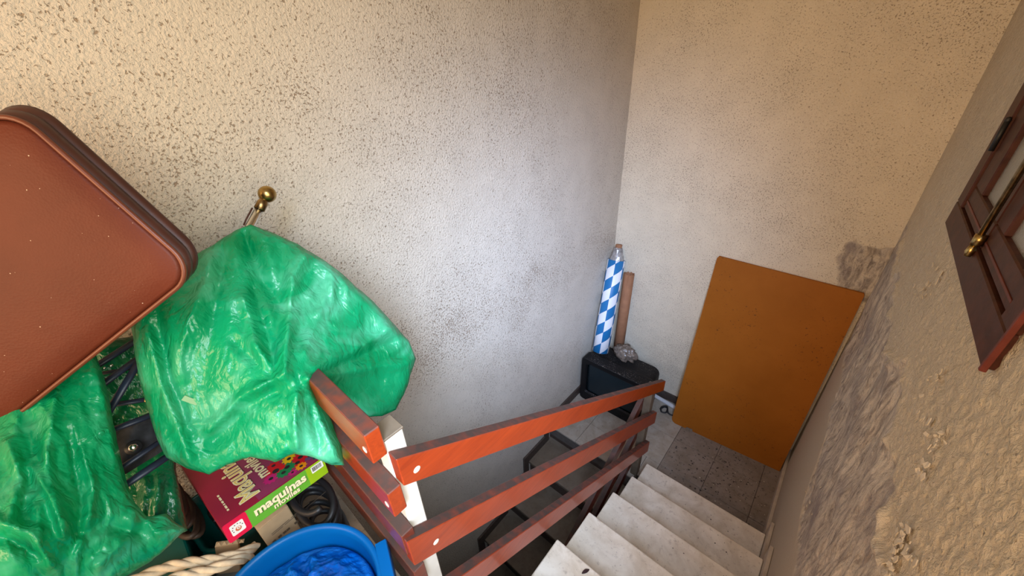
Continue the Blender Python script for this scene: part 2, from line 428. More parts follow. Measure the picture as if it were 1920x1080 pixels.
def right_fn(y, z):
    p = np.stack([y*3, z*3, y*0], 1)
    e1 = fbm(p*1.3, 4)*.10; e2 = fbm(p*1.7+7, 4)*.07
    top = np.interp(y, [-1.6, -1.14, -.9, -.48, .2, .69, .86], [1.72, 1.80, 1.84, 1.80, 1.80, 1.84, 1.84]) + e1
    bot = np.interp(y, [-1.6, -.76, -.34, -.1, .3, .86], [1.38, 1.03, .86, .98, 1.08, 1.15]) + e2
    d = sstep(top+.015, top-.015, z)*sstep(bot-.02, bot+.02, z)*sstep(-1.75, -1.55, y)
    sm = sstep(bot+.02, bot-.02, z)
    rough_ = ridged(np.stack([y*9, z*3.2, y*0+3], 1), 4)
    lip = np.exp(-((z-top)/.018)**2)*np.clip(.5+fbm(np.stack([y*12, z*12, y*0], 1), 3), 0, 1)*sstep(-1.75, -1.55, y)
    out = d*(-.008 + .010*np.clip(rough_, -1, 1.3)) + .02*lip*(fbm(np.stack([y*25, z*25, y*0], 1), 2)*.5+.6)
    out += (1-d)*(1-sm)*.0032*fbm(np.stack([y*78, z*78, y*0], 1), 2)
    fade = sstep(0, .03, z-ZLOW-.03)*sstep(.0, .03, YB-y)
    X = XR - np.clip(out, -.02, .026)*fade
    return np.stack([X, y, z], 1), {'damage': np.clip(d, 0, 1), 'smooth': sm}
W1 = (-.930, -.08, 2.168, 3.10); W2 = (-2.55, -1.45, 2.15, 3.30)
def axis(*segs):
    o = []
    for a, b, s in segs: o += list(np.linspace(a, b, max(2, int(round((b-a)/s))+1))[:-1])
    return np.array(o+[segs[-1][1]])
ys = axis((YF, -2.55, .3), (-2.55, -1.45, .1), (-1.45, -.930, .0065), (-.930, -.08, .0075), (-.08, YB, .008))
zs = axis((ZLOW, .2, .2), (.2, .8, .012), (.8, 2.15, .0065), (2.15, 2.168, .006), (2.168, 2.6, .02), (2.6, 3.1, .1), (3.1, 3.3, .1), (3.3, ZC, .15))
struct(grid_wall('wall_right', ys, zs, right_fn, M_RIGHT, None, [W1, W2]), 'damp-damaged beige stucco wall on the right with peeling grey plaster', 'wall')
def back_fn(x, z):
    p = np.stack([x*4, z*4, x*0], 1)
    e = fbm(p*1.4, 4)*.06
    inside = np.maximum(np.maximum((.60+e)-x, np.abs(z-1.60+.02)-(.20+e*1.2)), ((.60-x)+(z-1.72))*.7-.02)
    d = sstep(.012, -.012, inside)
    r = ridged(np.stack([x*10, z*10, x*0+3], 1), 4)
    out = d*(-.004+.006*np.clip(r, -1, 1.2))
    return np.stack([x, YB-out, z], 1), {'damage': d, 'smooth': d*0}
xs = axis((XL, .5, .09), (.5, XR, .007)); zb = axis((ZLOW, 1.25, .2), (1.25, 1.95, .007), (1.95, ZC, .2))
wb = struct(grid_wall('wall_back', xs, zb, back_fn, M_BACK, None), 'beige stucco end wall behind the leaning board', 'wall')
# front wall with doorway behind the camera
fw = bpy.data.meshes.new('wall_front')
bm = bmesh.new()
for a, b in (((XL, YF-.12, ZLOW), (-.70, YF, ZC)), ((.62, YF-.12, ZLOW), (XR, YF, ZC)), ((-.70, YF-.12, 3.65), (.62, YF, ZC)), ((-.70, YF-.12, ZLOW), (.62, YF, UPZ))):
    t = box_bm(a, b); tmp = done(t, 't'); bm.from_mesh(tmp)
struct(link('wall_front', done(bm, 'wall_front'), M_PLAIN), 'cream wall with the doorway behind the camera', 'wall')
struct(box('ceiling', (XL, YF, ZC), (XR, YB, ZC+.1), M_PLAIN), 'plain cream ceiling above the stairwell', 'ceiling')

# half landing floor with marble tiles
fl = struct(link('floor', prism_mesh('floor', [(XL, -.03, -.13), (-.06, -.03, -.13), (-.06, .0, -.13), (XR, .0, -.13), (XR, YB, -.13), (XL, YB, -.13)], (0, 0, .118)), M_GROUT), 'half landing paved with dusty marble tiles', 'floor')
TS = .301; tx0, ty0 = .0435, .185
tile_cache = {}
for i in range(-4, 4):
    for j in range(-2, 4):
        x0, x1, y0, y1 = tx0+i*TS, tx0+(i+1)*TS, ty0+j*TS, ty0+(j+1)*TS
        x0, x1 = max(x0, XL+.002), min(x1, XR-.002); y1 = min(y1, YB-.002); y0 = max(y0, -.052 if x1 < .05 else -.015)
        if x1-x0 < .01 or y1-y0 < .01: continue
        dirty = x0 > .04
        def tl(x0, x1, y0, y1, mm):
            w, h = round(x1-x0, 4), round(y1-y0, 4); key = (w, h, mm.name)
            if key not in tile_cache: tile_cache[key] = done(box_bm((.0012, .0012, -.014), (w-.0012, h-.0012, 0), .0012, 1), 'tile')
            o = link('tile', tile_cache[key], mm, fl, (x0, y0, random.uniform(-.0006, .0006)))
        if x0 < -.06 < x1 and y0 < 0:
            tl(x0, -.06, y0, y1, M_TILE)
            tl(-.06, x1, 0, y1, M_TILE)
        else: tl(x0, x1, y0, y1, M_TILE_DIRTY if dirty else M_TILE)
# upper landing slab, lower floor
uf = struct(box('floor_upper', (XL, YF, UPZ-.2), (XR, -1.70, UPZ-.02), M_SLAB), 'upper landing floor under the piled belongings', 'floor')
tile_u = done(box_bm((.0015, .0015, -.019), (.3985, .3985, 0), .0015, 1), 'tile')
for i in range(4):
    for j in range(6):
        link('tile', tile_u, M_TILE, uf, (XL+i*.3985, -1.682-(j+1)*.3985, UPZ))
struct(box('floor_lower', (XL, YF, ZLOW-.1), (XR, YB, ZLOW), M_SLAB), 'dark floor at the foot of the lower stairs', 'floor')

# upper flight of stairs
st = thing('staircase', 'worn white marble stairs descending to the half landing', 'staircase', (.37, -.8, 0))
tm = done(box_bm((0, 0, -.03), (.74, .315, 0), .007, 3), 'tread'); rm = done(box_bm((0, 0, 0), (.735, .02, .149)), 'riser')
for k in range(1, 8):
    yn = -(k-1)*RUN
    tag(link('tread', tm, M_TREAD, st, (0, yn-.315, k*RISE)))
    link('riser', rm, M_TREAD, st, (.003, yn-.045, (k-1)*RISE+.0005))
pts = [(.006, -.05, -.02)]
for k in range(1, 8): pts += [(.006, -(k-1)*RUN-.05, k*RISE-.032), (.006, -k*RUN-.05, k*RISE-.032)]
pts += [(.006, -7*RUN-.05, 7*RISE-.3), (.006, -.15, -.12), (.006, -.05, -.12)]
link('soffit', prism_mesh('soffit', pts, (.748, 0, 0)), M_SLAB, st)
def lpoly(k):
    y0 = -(k-1)*RUN; z0 = (k-1)*RISE
    return [(0, y0+.045, z0), (0, y0+.045, z0+RISE+.075), (0, y0-RUN+.045, z0+RISE+.075), (0, y0-RUN+.045, z0+RISE), (0, y0, z0+RISE), (0, y0, z0)]
sm_ = prism_mesh('skirting', [(a, b, c) for a, b, c in lpoly(1)], (.018, 0, 0), .002)
for k in range(1, 7): link('skirting', sm_, M_SKIRT, st, (.7405, -(k-1)*RUN, (k-1)*RISE))
br = struct(box('baseboard_right', (.741, .046, 0), (.7595, YB-.002, .085), M_SKIRT, None, .002), 'pale marble skirting along the right wall', 'baseboard')

# lower flight
lo = thing('staircase', 'dark shaded lower stairs going down behind the railing', 'staircase', (-.45, -1, ZLOW))
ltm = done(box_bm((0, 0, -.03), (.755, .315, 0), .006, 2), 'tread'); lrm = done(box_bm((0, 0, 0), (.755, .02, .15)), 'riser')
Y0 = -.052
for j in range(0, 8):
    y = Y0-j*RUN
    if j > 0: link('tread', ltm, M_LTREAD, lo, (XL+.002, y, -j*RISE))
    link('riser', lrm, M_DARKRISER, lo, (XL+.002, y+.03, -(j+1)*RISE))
pts = [(XL+.003, Y0+.05, -.14)]
for j in range(0, 8): pts += [(XL+.003, Y0-j*RUN+.05, -(j+1)*RISE-.031)] + [(XL+.003, Y0-(j+1)*RUN+.05, -(j+1)*RISE-.031)]
pts += [(XL+.003, Y0-8*RUN+.05, ZLOW+.002), (XL+.003, Y0+.05, ZLOW+.002)]
link('soffit', prism_mesh('soffit', pts, (.75, 0, 0)), M_SLAB, lo)
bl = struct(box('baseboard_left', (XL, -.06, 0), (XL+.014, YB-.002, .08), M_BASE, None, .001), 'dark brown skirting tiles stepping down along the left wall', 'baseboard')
def zpoly():
    h = .085
    return [(0, .0, -RISE), (0, .0, h-.0), (0, -.055, h), (0, -.055, -RISE+h), (0, -RUN+.0, -RISE+h), (0, -RUN+.0, -RISE)]
zm = prism_mesh('skirting', zpoly(), (.016, 0, 0), .001)
for j in range(0, 7):
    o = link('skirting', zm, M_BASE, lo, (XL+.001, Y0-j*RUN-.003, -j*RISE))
struct(box('baseboard_back', (XL+.016, YB-.014, 0), (XR-.02, YB-.0005, .08), M_BASE, None, .001), 'dark brown skirting along the end wall', 'baseboard')

# ================================================================ RAILING
rl = thing('stair_railing', 'red-brown varnished wooden railing with three sloping rails and cream posts', 'railing', (-.07, -.8, 0))
TH = math.atan2(RISE, RUN); NY, FY = -1.664, .07
def sloped(name, x0, x1, ztop, y0, y1, hv, m, slope, zr=None):
    """rail whose top passes through (yref, ztop); vertical end cuts"""
    yr = y0 if zr is None else zr
    z = lambda y: ztop - slope*(y-yr)
    bm = bmesh.new(); L = []
    for y in (y0, y1):
        L.append([bm.verts.new((x, y, z(y)-h)) for x, h in ((x0, 0), (x1, 0), (x1, hv), (x0, hv))])
    for k in range(4): bm.faces.new((L[0][k], L[0][(k+1) % 4], L[1][(k+1) % 4], L[1][k]))
    bm.faces.new(L[0][::-1]); bm.faces.new(L[1]); bmesh.ops.recalc_face_normals(bm, faces=bm.faces)
    bmesh.ops.bevel(bm, geom=bm.edges[:], offset=.002, segments=1, affect='EDGES')
    return link(name, done(bm, name), m, rl)
SL = .633
rails = [(1.998, NY, .092, .085, M_RAIL_Y), (1.724, NY-.03, .05, .105, M_RAIL_Y), (1.435, NY-.06, .03, .105, M_RAIL_Y)]
def plug(p, d, r, parent):
    lathe('screw_cap', [(0, .0012), (r*.6, .001), (r, 0), (r, -.002)], M_PLUG, parent, 14, p, d)
for zt, y0, y1, hv, m in rails:
    r = sloped('flight_rail', -.049, -.019, zt, y0, y1, hv, m, SL, NY)
    yy = NY+.035; plug((-.0185, yy, zt-SL*(yy-NY)-hv*.55), (1, 0, 0), .0085, r)
# landing rails guarding the stairwell edge, running to the left wall
for i, (z0, z1, xe) in enumerate(((2.0, 2.08, -.042), (1.838, 1.918, -.026), (1.676, 1.756, -.03), (1.514, 1.594, -.03))):
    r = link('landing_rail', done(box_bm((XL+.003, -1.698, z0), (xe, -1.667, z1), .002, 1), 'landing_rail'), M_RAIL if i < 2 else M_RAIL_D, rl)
    if i < 2: plug((xe-.022, -1.6985, z0+.025), (0, -1, 0), .0075, r)
# posts
box('post', (-.095, -1.6655, UPZ-.1), (-.0505, -1.622, 2.024), M_POST, rl, .002, 1)
box('post_cap', (-.097, -1.6665, 2.0245), (-.0485, -1.620, 2.031), M_POSTB, rl, .0015, 1)
box('post', (-.098, -.02, -.25), (-.0505, .035, .885), M_POSTB, rl, .002, 1)  # far post is cream; its shade is painted in as grey-brown
# lower railing on the other side of the far post, going down toward the camera
for zt in (.80, .50, .20):
    bm = bmesh.new(); L = []
    for y in (.03, -1.62):
        z = zt + SL*(y-.03)
        L.append([bm.verts.new((x, y, z-h)) for x, h in ((-.128, 0), (-.099, 0), (-.099, .10), (-.128, .10))])
    for k in range(4): bm.faces.new((L[0][k], L[0][(k+1) % 4], L[1][(k+1) % 4], L[1][k]))
    bm.faces.new(L[0][::-1]); bm.faces.new(L[1]); bmesh.ops.recalc_face_normals(bm, faces=bm.faces)
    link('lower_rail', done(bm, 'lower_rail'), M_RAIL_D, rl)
box('post', (-.098, -1.6, -1.30), (-.0505, -1.55, -.2), M_POSTB, rl, .002, 1)

# ================================================================ WINDOWS
def window():
    y0, y1, z0, z1 = W1[0], W1[1], W1[2], W1[3]; xo = .744
    w = thing('window_1', 'dark red-brown wooden window with two frosted leaves and brass bolt', 'window', (XR, (y0+y1)/2, z0), kind='structure')
    fwid = .075
    def fr(a0, a1, b0, b1, x0, x1, name, m=M_WIN, parent=w, bev=.003): return link(name, done(box_bm((x0, a0, b0), (x1, a1, b1), bev, 1), name), m, parent)
    fr(y0-.012, y1+.012, z0-.012, z0+.062, xo, XR+.05, 'frame'); fr(y0-.012, y1+.012, z1-.06, z1+.01, xo, XR+.05, 'frame')
    fr(y1-.075, y1+.012, z0+.0625, z1-.0605, xo, XR+.05, 'frame'); fr(y0-.012, y0+.05, z0+.0625, z1-.0605, xo, XR+.05, 'frame')
    fr(y0-.0215, y0-.0125, z0-.014, z1+.01, xo-.002, xo+.007, 'edge_trim', M_WINR, w, .001)
    ym = -.532
    for a, b, s0, s1, nm in ((ym+.004, y1-.079, .05, .115, 'a'), (y0+.054, ym-.004, .085, .06, 'b')):
        x0, x1 = xo+.006, XR+.03; zz0, zz1 = z0+.066, z1-.064
        lf = fr(a, b, zz0, zz0+.062, x0, x1, 'sash')
        fr(a, a+(s1 if nm == 'b' else s0), zz0+.0625, zz1, x0, x1, 'stile', M_WIN, lf); fr(b-(s0 if nm == 'b' else s1), b, zz0+.0625, zz1, x0, x1, 'stile', M_WIN, lf)
        pa, pb = a+(s1 if nm == 'b' else s0), b-(s0 if nm == 'b' else s1)
        fr(pa, pb, zz1-.06, zz1, x0, x1, 'top_rail', M_WIN, lf)
        fr(a+.01, b-.01, zz0+.018, zz0+.024, x0-.002, x0+.002, 'moulding', M_WINR, lf, .0005)
        link('pane', done(box_bm((XR+.002, pa-.004, zz0+.055), (XR+.007, pb+.004, zz1-.055)), 'pane'), M_FROST, lf)
    # espagnolette bolt
    b = tube('bolt_rod', [(xo-.006, ym, z0+.085), (xo-.006, ym, z1-.1)], .006, M_BRASS2, w, 10)
    tube('bolt_guide', [(xo-.004, ym, z0+.075), (xo-.004, ym, z0+.10)], .011, M_BRASS, b, 12)
    tube('bolt_tip', [(xo-.007, ym, z0+.046), (xo-.007, ym, z0+.058), (xo-.007, ym, z0+.074)], [.006, .009, .006], M_BRASS, b, 12)
    # hinge on the far stile
    h = tube('hinge', [(xo-.004, y1-.078, z0+.225), (xo-.004, y1-.078, z0+.30)], .006, M_BLACK, w, 10)
    lathe('hinge_knob', [(0, .01), (.005, .008), (.007, 0), (.005, -.004)], M_BLACK, h, 10, (xo-.004, y1-.078, z0+.302))
    return w
window()
w2 = thing('window_2', 'open window beside the camera that lets daylight in', 'window', (XR, -2, 2.15), kind='structure')
a0, a1, b0, b1 = W2
for q in (((.75, a0, b0-.05), (.86, a1, b0)), ((.75, a0, b1), (.86, a1, b1+.05)), ((.75, a0-.05, b0-.05), (.86, a0, b1+.05)), ((.75, a1, b0-.05), (.86, a1+.05, b1+.05))):
    box('frame', *q, M_WIN, w2, .003, 1)

# peeled paint flakes along the damp line
def flakes():
    bm = bmesh.new()
    lines = [((1768, 800), (1728, 890)), ((1722, 745), (1740, 800)), ((1700, 990), (1665, 1078)), ((1748, 720), (1760, 700)), ((1690, 1010), (1720, 1060)), ((1530, 910), (1515, 960)), ((1730, 560), (1755, 505))]
    for (a, b), cnt in zip(lines, (16, 7, 26, 6, 14, 6, 14)):
        for _ in range(cnt):
            t = random.random(); u = a[0]+(b[0]-a[0])*t+random.gauss(0, 7); v = a[1]+(b[1]-a[1])*t+random.gauss(0, 9)
            p = onx(u, v, XR-.004); s = random.uniform(.003, .0095)
            n = random.randint(4, 6); ang0 = random.random()*6.28; lift = random.uniform(.0, .006); la = random.random()*6.28
            vs0 = []
            for k in range(n):
                an = ang0+6.283*k/n; r = s*random.uniform(.5, 1.2); dy, dz = r*math.cos(an), r*1.3*math.sin(an)
                vs0.append(bm.verts.new((p[0]-.003-max(0, math.cos(an-la))*lift, p[1]+dy, p[2]+dz)))
            vs1 = [bm.verts.new(v_.co+Vector((.0018, 0, 0))) for v_ in vs0]
            bm.faces.new(vs0); bm.faces.new(vs1[::-1])
            for k in range(n): bm.faces.new((vs0[k], vs1[k], vs1[(k+1) % n], vs0[(k+1) % n]))
    bmesh.ops.recalc_face_normals(bm, faces=bm.faces)
    o = link('paint_flakes', done(bm, 'paint_flakes'), M_FLAKE)
    tag(o, 'curling cream paint flakes along the damp edge of the right wall', 'paint flakes', kind='stuff')
flakes()

# ================================================================ THINGS ON THE HALF LANDING
# leaning board
def board():
    BL, BR, TL, TR = (-.045, .632, .001), (.735, .684, .001), (-.056, .8395, 1.468), (.735, .838, 1.452)
    BL, BR, TL, TR = map(np.array, (BL, BR, TL, TR)); n = 24; bm = bmesh.new(); fr = []; bk = []
    def P(s, t): return BL*(1-s)*(1-t)+BR*s*(1-t)+TL*(1-s)*t+TR*s*t + np.array([0, -.012*math.sin(math.pi*t)*math.sin(math.pi*s), 0])
    # outline with rounded bottom-left corner
    out = []
    for a in np.linspace(math.pi, 1.5*math.pi, 8): out.append((.05+.05*math.cos(a), .028+.028*math.sin(a)))
    out += [(.15, 0), (.155, .012), (.215, .014), (.22, 0), (.5, 0), (.75, .0), (1, 0), (1, .25), (1, .5), (1, .75), (1, .993), (.993, 1), (.75, 1), (.5, 1), (.25, 1), (.012, 1), (0, .99), (0, .7), (0, .4), (0, .2)]
    pts2 = [Vector(q) for q in out]; N = len(out)
    inn = [Vector((i/n, j/n)) for i in range(1, n) for j in range(1, n)]
    r = geometry.delaunay_2d_cdt(pts2+inn, [(i, (i+1) % N) for i in range(N)], [], 1, 1e-6)
    th = np.array([0, .012, .0015]); A = [bm.verts.new(P(v.x, v.y)) for v in r[0]]; B = [bm.verts.new(P(v.x, v.y)+th) for v in r[0]]
    for f in r[2]: bm.faces.new([A[i] for i in f]); bm.faces.new([B[i] for i in f][::-1])
    for e in [e for e in bm.edges if e.is_boundary and e.verts[0] in A and e.verts[1] in A]:
        i, j = A.index(e.verts[0]), A.index(e.verts[1]); bm.faces.new((A[i], A[j], B[j], B[i]))
    bmesh.ops.recalc_face_normals(bm, faces=bm.faces)
    o = link('hardboard_panel', done(bm, 'hardboard_panel'), M_BOARD)
    tag(o, 'large orange-brown hardboard panel leaning against the end wall', 'board')
board()

# television
def tv():
    x0, x1, yf, zt = -.800, -.20, .385, .475; w = x1-x0; h = zt
    t = thing('television', 'black tube television standing in the corner of the landing', 'television', ((x0+x1)/2, .55, 0))
    def rr(cx, cz, hw, hh, r, n=6):
        o = []
        for sx, sz, a0 in ((1, 1, 0), (-1, 1, 90), (-1, -1, 180), (1, -1, 270)):
            for k in range(n+1):
                a = math.radians(a0+90*k/n); o.append((cx+sx*(hw-r)+r*math.cos(a), cz+sz*(hh-r)+r*math.sin(a)))
        return o
    cx, cz = (x0+x1)/2, .002+h/2
    bm = bmesh.new(); R = []
    for y, hw, hh, r, dz in ((yf, w/2-.006, h/2-.006, .03, 0), (yf+.008, w/2, h/2, .035, 0), (yf+.10, w/2, h/2, .035, 0), (yf+.13, w/2-.012, h/2-.012, .04, 0),
                             (yf+.30, w/2-.03, h/2-.02, .06, -.012), (yf+.40, w/2-.12, h/2-.10, .06, -.04)):
        R.append([bm.verts.new((a, y, max(.002, b))) for a, b in rr(cx, cz+dz, hw, hh, r)])
    for a, b in zip(R, R[1:]):
        for k in range(len(a)): bm.faces.new((a[k], a[(k+1) % len(a)], b[(k+1) % len(b)], b[k]))
    bm.faces.new(R[-1])
    # bezel front ring to the recessed screen opening
    S = [[bm.verts.new((a, y, b)) for a, b in rr(cx, cz+.028, hw, hh, r)] for y, hw, hh, r in ((yf-.002, w/2-.045, h/2-.068, .03), (yf+.012, w/2-.055, h/2-.078, .03))]
    for a, b in ((R[0], S[0]), (S[0], S[1])):
        for k in range(len(a)): bm.faces.new((a[k], a[(k+1) % len(a)], b[(k+1) % len(b)], b[k]))
    bmesh.ops.recalc_face_normals(bm, faces=bm.faces)
    me = done(bm, 'cabinet', False); me.materials.append(M_TV); me.materials.append(M_TVTOP)
    for p in me.polygons:
        if p.normal.z > .5 and p.center.y > yf: p.material_index = 1
    link('cabinet', me, M_TV, t)
    bm = bmesh.new(); n = 14; V = {}
    for i in range(n+1):
        for j in range(n+1):
            s, q = i/n*2-1, j/n*2-1
            V[i, j] = bm.verts.new((cx+s*(w/2-.05), yf+.014-.010*(1-s*s)*(1-q*q)+.006*(s*s+q*q)*.5, cz+.028+q*(h/2-.073)))
    for i in range(n):
        for j in range(n): bm.faces.new((V[i, j], V[i+1, j], V[i+1, j+1], V[i, j+1]))
    bmesh.ops.solidify(bm, geom=bm.faces[:], thickness=-.004)
    link('screen', done(bm, 'screen', True), M_SCREEN, t)
    box('button_panel', (cx-.12, yf-.004, .022), (cx+.12, yf+.004, .042), M_TV, t, .002)
    return t
tv()
TVZ = .4785
# blue and white wrapped roll standing on the television, leaning into the corner
def roll():
    b = np.array([-.706, .53, TVZ+.016]); top = np.array([-.760, .765, 1.265]); d = nrm(top-b); L = np.linalg.norm(top-b); R = .070
    t = thing('wrapped_roll', 'tall roll in blue and white lozenge paper leaning in the corner', 'roll', b)
    M_ = Vector(d).to_track_quat('Z', 'Y').to_matrix().to_4x4()
    bm = lathe_bm([(R*.86, 0), (R, .003), (R, L*.3), (R*.98, L*.6), (R, L), (R*.86, L+.001), (R*.86, L-.02)], 32)
    o = link('wrapping_paper', done(bm, 'wrapping_paper', True), M_DIAM, t, b); o.matrix_local = M_
    bm = lathe_bm([(0, -.004), (R*.8, -.004), (R*.84, .02), (R*.8, .02), (0, .02)], 24)
    o = link('end_paper', done(bm, 'end_paper', True), M_WHITE, t, b); o.matrix_local = M_
    bm = lathe_bm([(R*.8, L-.02), (R*.72, L+.03), (R*.62, L+.05), (R*.55, L+.085), (R*.45, L+.1), (R*.4, L+.1), (0, L+.09)], 18)
    for v in bm.verts: v.co += Vector((random.uniform(-1, 1), random.uniform(-1, 1), random.uniform(-1, 1)))*.003
    o = link('film_core', done(bm, 'film_core', False), M_FILMROLL, t, b); o.matrix_local = M_
    bm = lathe_bm([(R*.36, L+.085), (R*.38, L+.125), (R*.3, L+.128), (0, L+.12)], 16)
    o = link('core_tip', done(bm, 'core_tip', True), M_CARD, t, b); o.matrix_local = M_
roll()
def cardtube():
    b = np.array([-.615, .69, TVZ-.018]); top = np.array([-.655, .805, 1.155]); d = nrm(top-b); L = np.linalg.norm(top-b); R = .043
    t = thing('cardboard_tube', 'brown cardboard tube leaning behind the blue and white roll', 'tube', b)
    M_ = Vector(d).to_track_quat('Z', 'Y').to_matrix().to_4x4()
    bm = lathe_bm([(R*.85, 0), (R, 0), (R, L*.5), (R, L), (R*.85, L), (R*.85, 0)], 22)
    for v in bm.verts:
        if v.co.z > L*.9: v.co.z += .006*math.sin(9*math.atan2(v.co.y, v.co.x))
    o = link('tube_wall', done(bm, 'tube_wall', True), M_CARD, t, b); o.matrix_local = M_
    bm = lathe_bm([(0, L*.3), (R*.85, L*.3), (R*.85, L*.31), (0, L*.31)], 18)
    o = link('inner_plug', done(bm, 'inner_plug'), M_BLACK, t, b); o.matrix_local = M_
cardtube()
def crumple(name, c, rad, m, label, cat, amp=.35, seed=0, sub=4, fz=3.):
    bm = bmesh.new(); bmesh.ops.create_icosphere(bm, subdivisions=sub, radius=1)
    P = np.array([v.co[:] for v in bm.verts])
    k = 1 + amp*ridged(P*fz*.5+seed, 3)*.5 + amp*.4*fbm(P*fz*1.7+seed, 2)
    Q = P*k[:, None]*np.array(rad); Q[:, 2] = np.maximum(Q[:, 2], -rad[2]*.75)
    for v, q in zip(bm.verts, Q): v.co = q+np.array([0, 0, rad[2]*.75])
    o = link(name, done(bm, name, True), m, None, c); tag(o, label, cat); return o
crumple('crumpled_film', (-.512, .612, TVZ-.006), (.082, .062, .062), M_CLEAR, 'crumpled dirty clear plastic film lying on the television', 'plastic film', .5, 3)
# white trunking and black cable beside the board
a, b = np.array([-.30, .838, .0]), np.array([-.065, .806, .0])
ex = b-a; ey = nrm(np.array([ex[1], -ex[0], 0]))*.028
o = link('cable_trunking', obox_mesh('cable_trunking', a+np.array([0, 0, .001]), ex, ey, (0, 0, .02), .003), M_WHITE)
tag(o, 'short white cable trunking lying by the skirting of the end wall', 'trunking')
cp = [(-.17, .70, .006), (-.15, .74, .012), (-.12, .735, .02), (-.115, .69, .012), (-.15, .68, .008), (-.165, .715, .022), (-.13, .745, .03), (-.10, .70, .012), (-.06, .70, .008), (-.03, .74, .008)]
tag(tube('black_cable', spline(cp, 60), .0065, M_BLACK, None, 8), 'tangled black cable on the landing beside the leaning board', 'cable')
# crumbs of plaster on the landing
def debris(name, cnt, region, m, smin, smax, label):
    bm = bmesh.new()
    for _ in range(cnt):
        x, y, z = region(); s = smin*(smax/smin)**random.random(); n = random.randint(3, 5); a0 = random.random()*6.28
        top = bm.verts.new((x, y, z+s*.5)); ring = [bm.verts.new((x+s*math.cos(a0+6.283*k/n)*random.uniform(.5, 1.2), y+s*math.sin(a0+6.283*k/n)*random.uniform(.5, 1.2), z)) for k in range(n)]
        for k in range(n): bm.faces.new((ring[k], ring[(k+1) % n], top))
        bm.faces.new(ring[::-1])
    bmesh.ops.recalc_face_normals(bm, faces=bm.faces)
    tag(link(name, done(bm, name), m), label, 'debris', kind='stuff')
def reg_land():
    x = random.triangular(.03, .735, .4); return x, min(.66, max(.01, random.gauss(.40, .16))), .0008
debris('dark_crumbs', 260, reg_land, M_DEBRIS, .0015, .009, 'dark crumbs of rotten plaster scattered on the landing tiles')
def reg_pale():
    x = random.triangular(.2, .735, .65); return x, random.uniform(.02, .6), .0008
debris('pale_chips', 60, reg_pale, M_FLAKE, .0015, .006, 'pale paint chips scattered on the landing near the right wall')
def reg_step():
    k = random.choice((1, 2, 2, 3)); return random.triangular(.2, .73, .6), -(k-1)*RUN-random.uniform(.02, .2), k*RISE+.0005
debris('step_grit', 60, reg_step, M_DEBRIS, .001, .005, 'fine grit lying on the marble treads')
# leaf on the near tread
p = onz(1098, 1072, 5*RISE+.001)
bm = bmesh.new(); vs_ = []
ax = nrm([.45, .9, 0]); ay = np.array([-ax[1], ax[0], 0])
up_, dn_ = [], []
for t in np.linspace(0, 1, 9):
    w_ = .0065*math.sin(math.pi*t)**.8; c_ = p+ax*(t-.5)*.036+np.array([0, 0, .001+.003*math.sin(math.pi*t)])
    up_.append(bm.verts.new(c_+ay*w_+np.array([0, 0, .002]))); dn_.append(bm.verts.new(c_-ay*w_))
for i in range(8):
    try: bm.faces.new((up_[i], up_[i+1], dn_[i+1], dn_[i]))
    except Exception: pass
bmesh.ops.solidify(bm, geom=bm.faces[:], thickness=.0006)
tag(link('dry_leaf', done(bm, 'dry_leaf'), M_LEAF), 'small dry dark leaf lying on the marble tread near the camera', 'leaf')

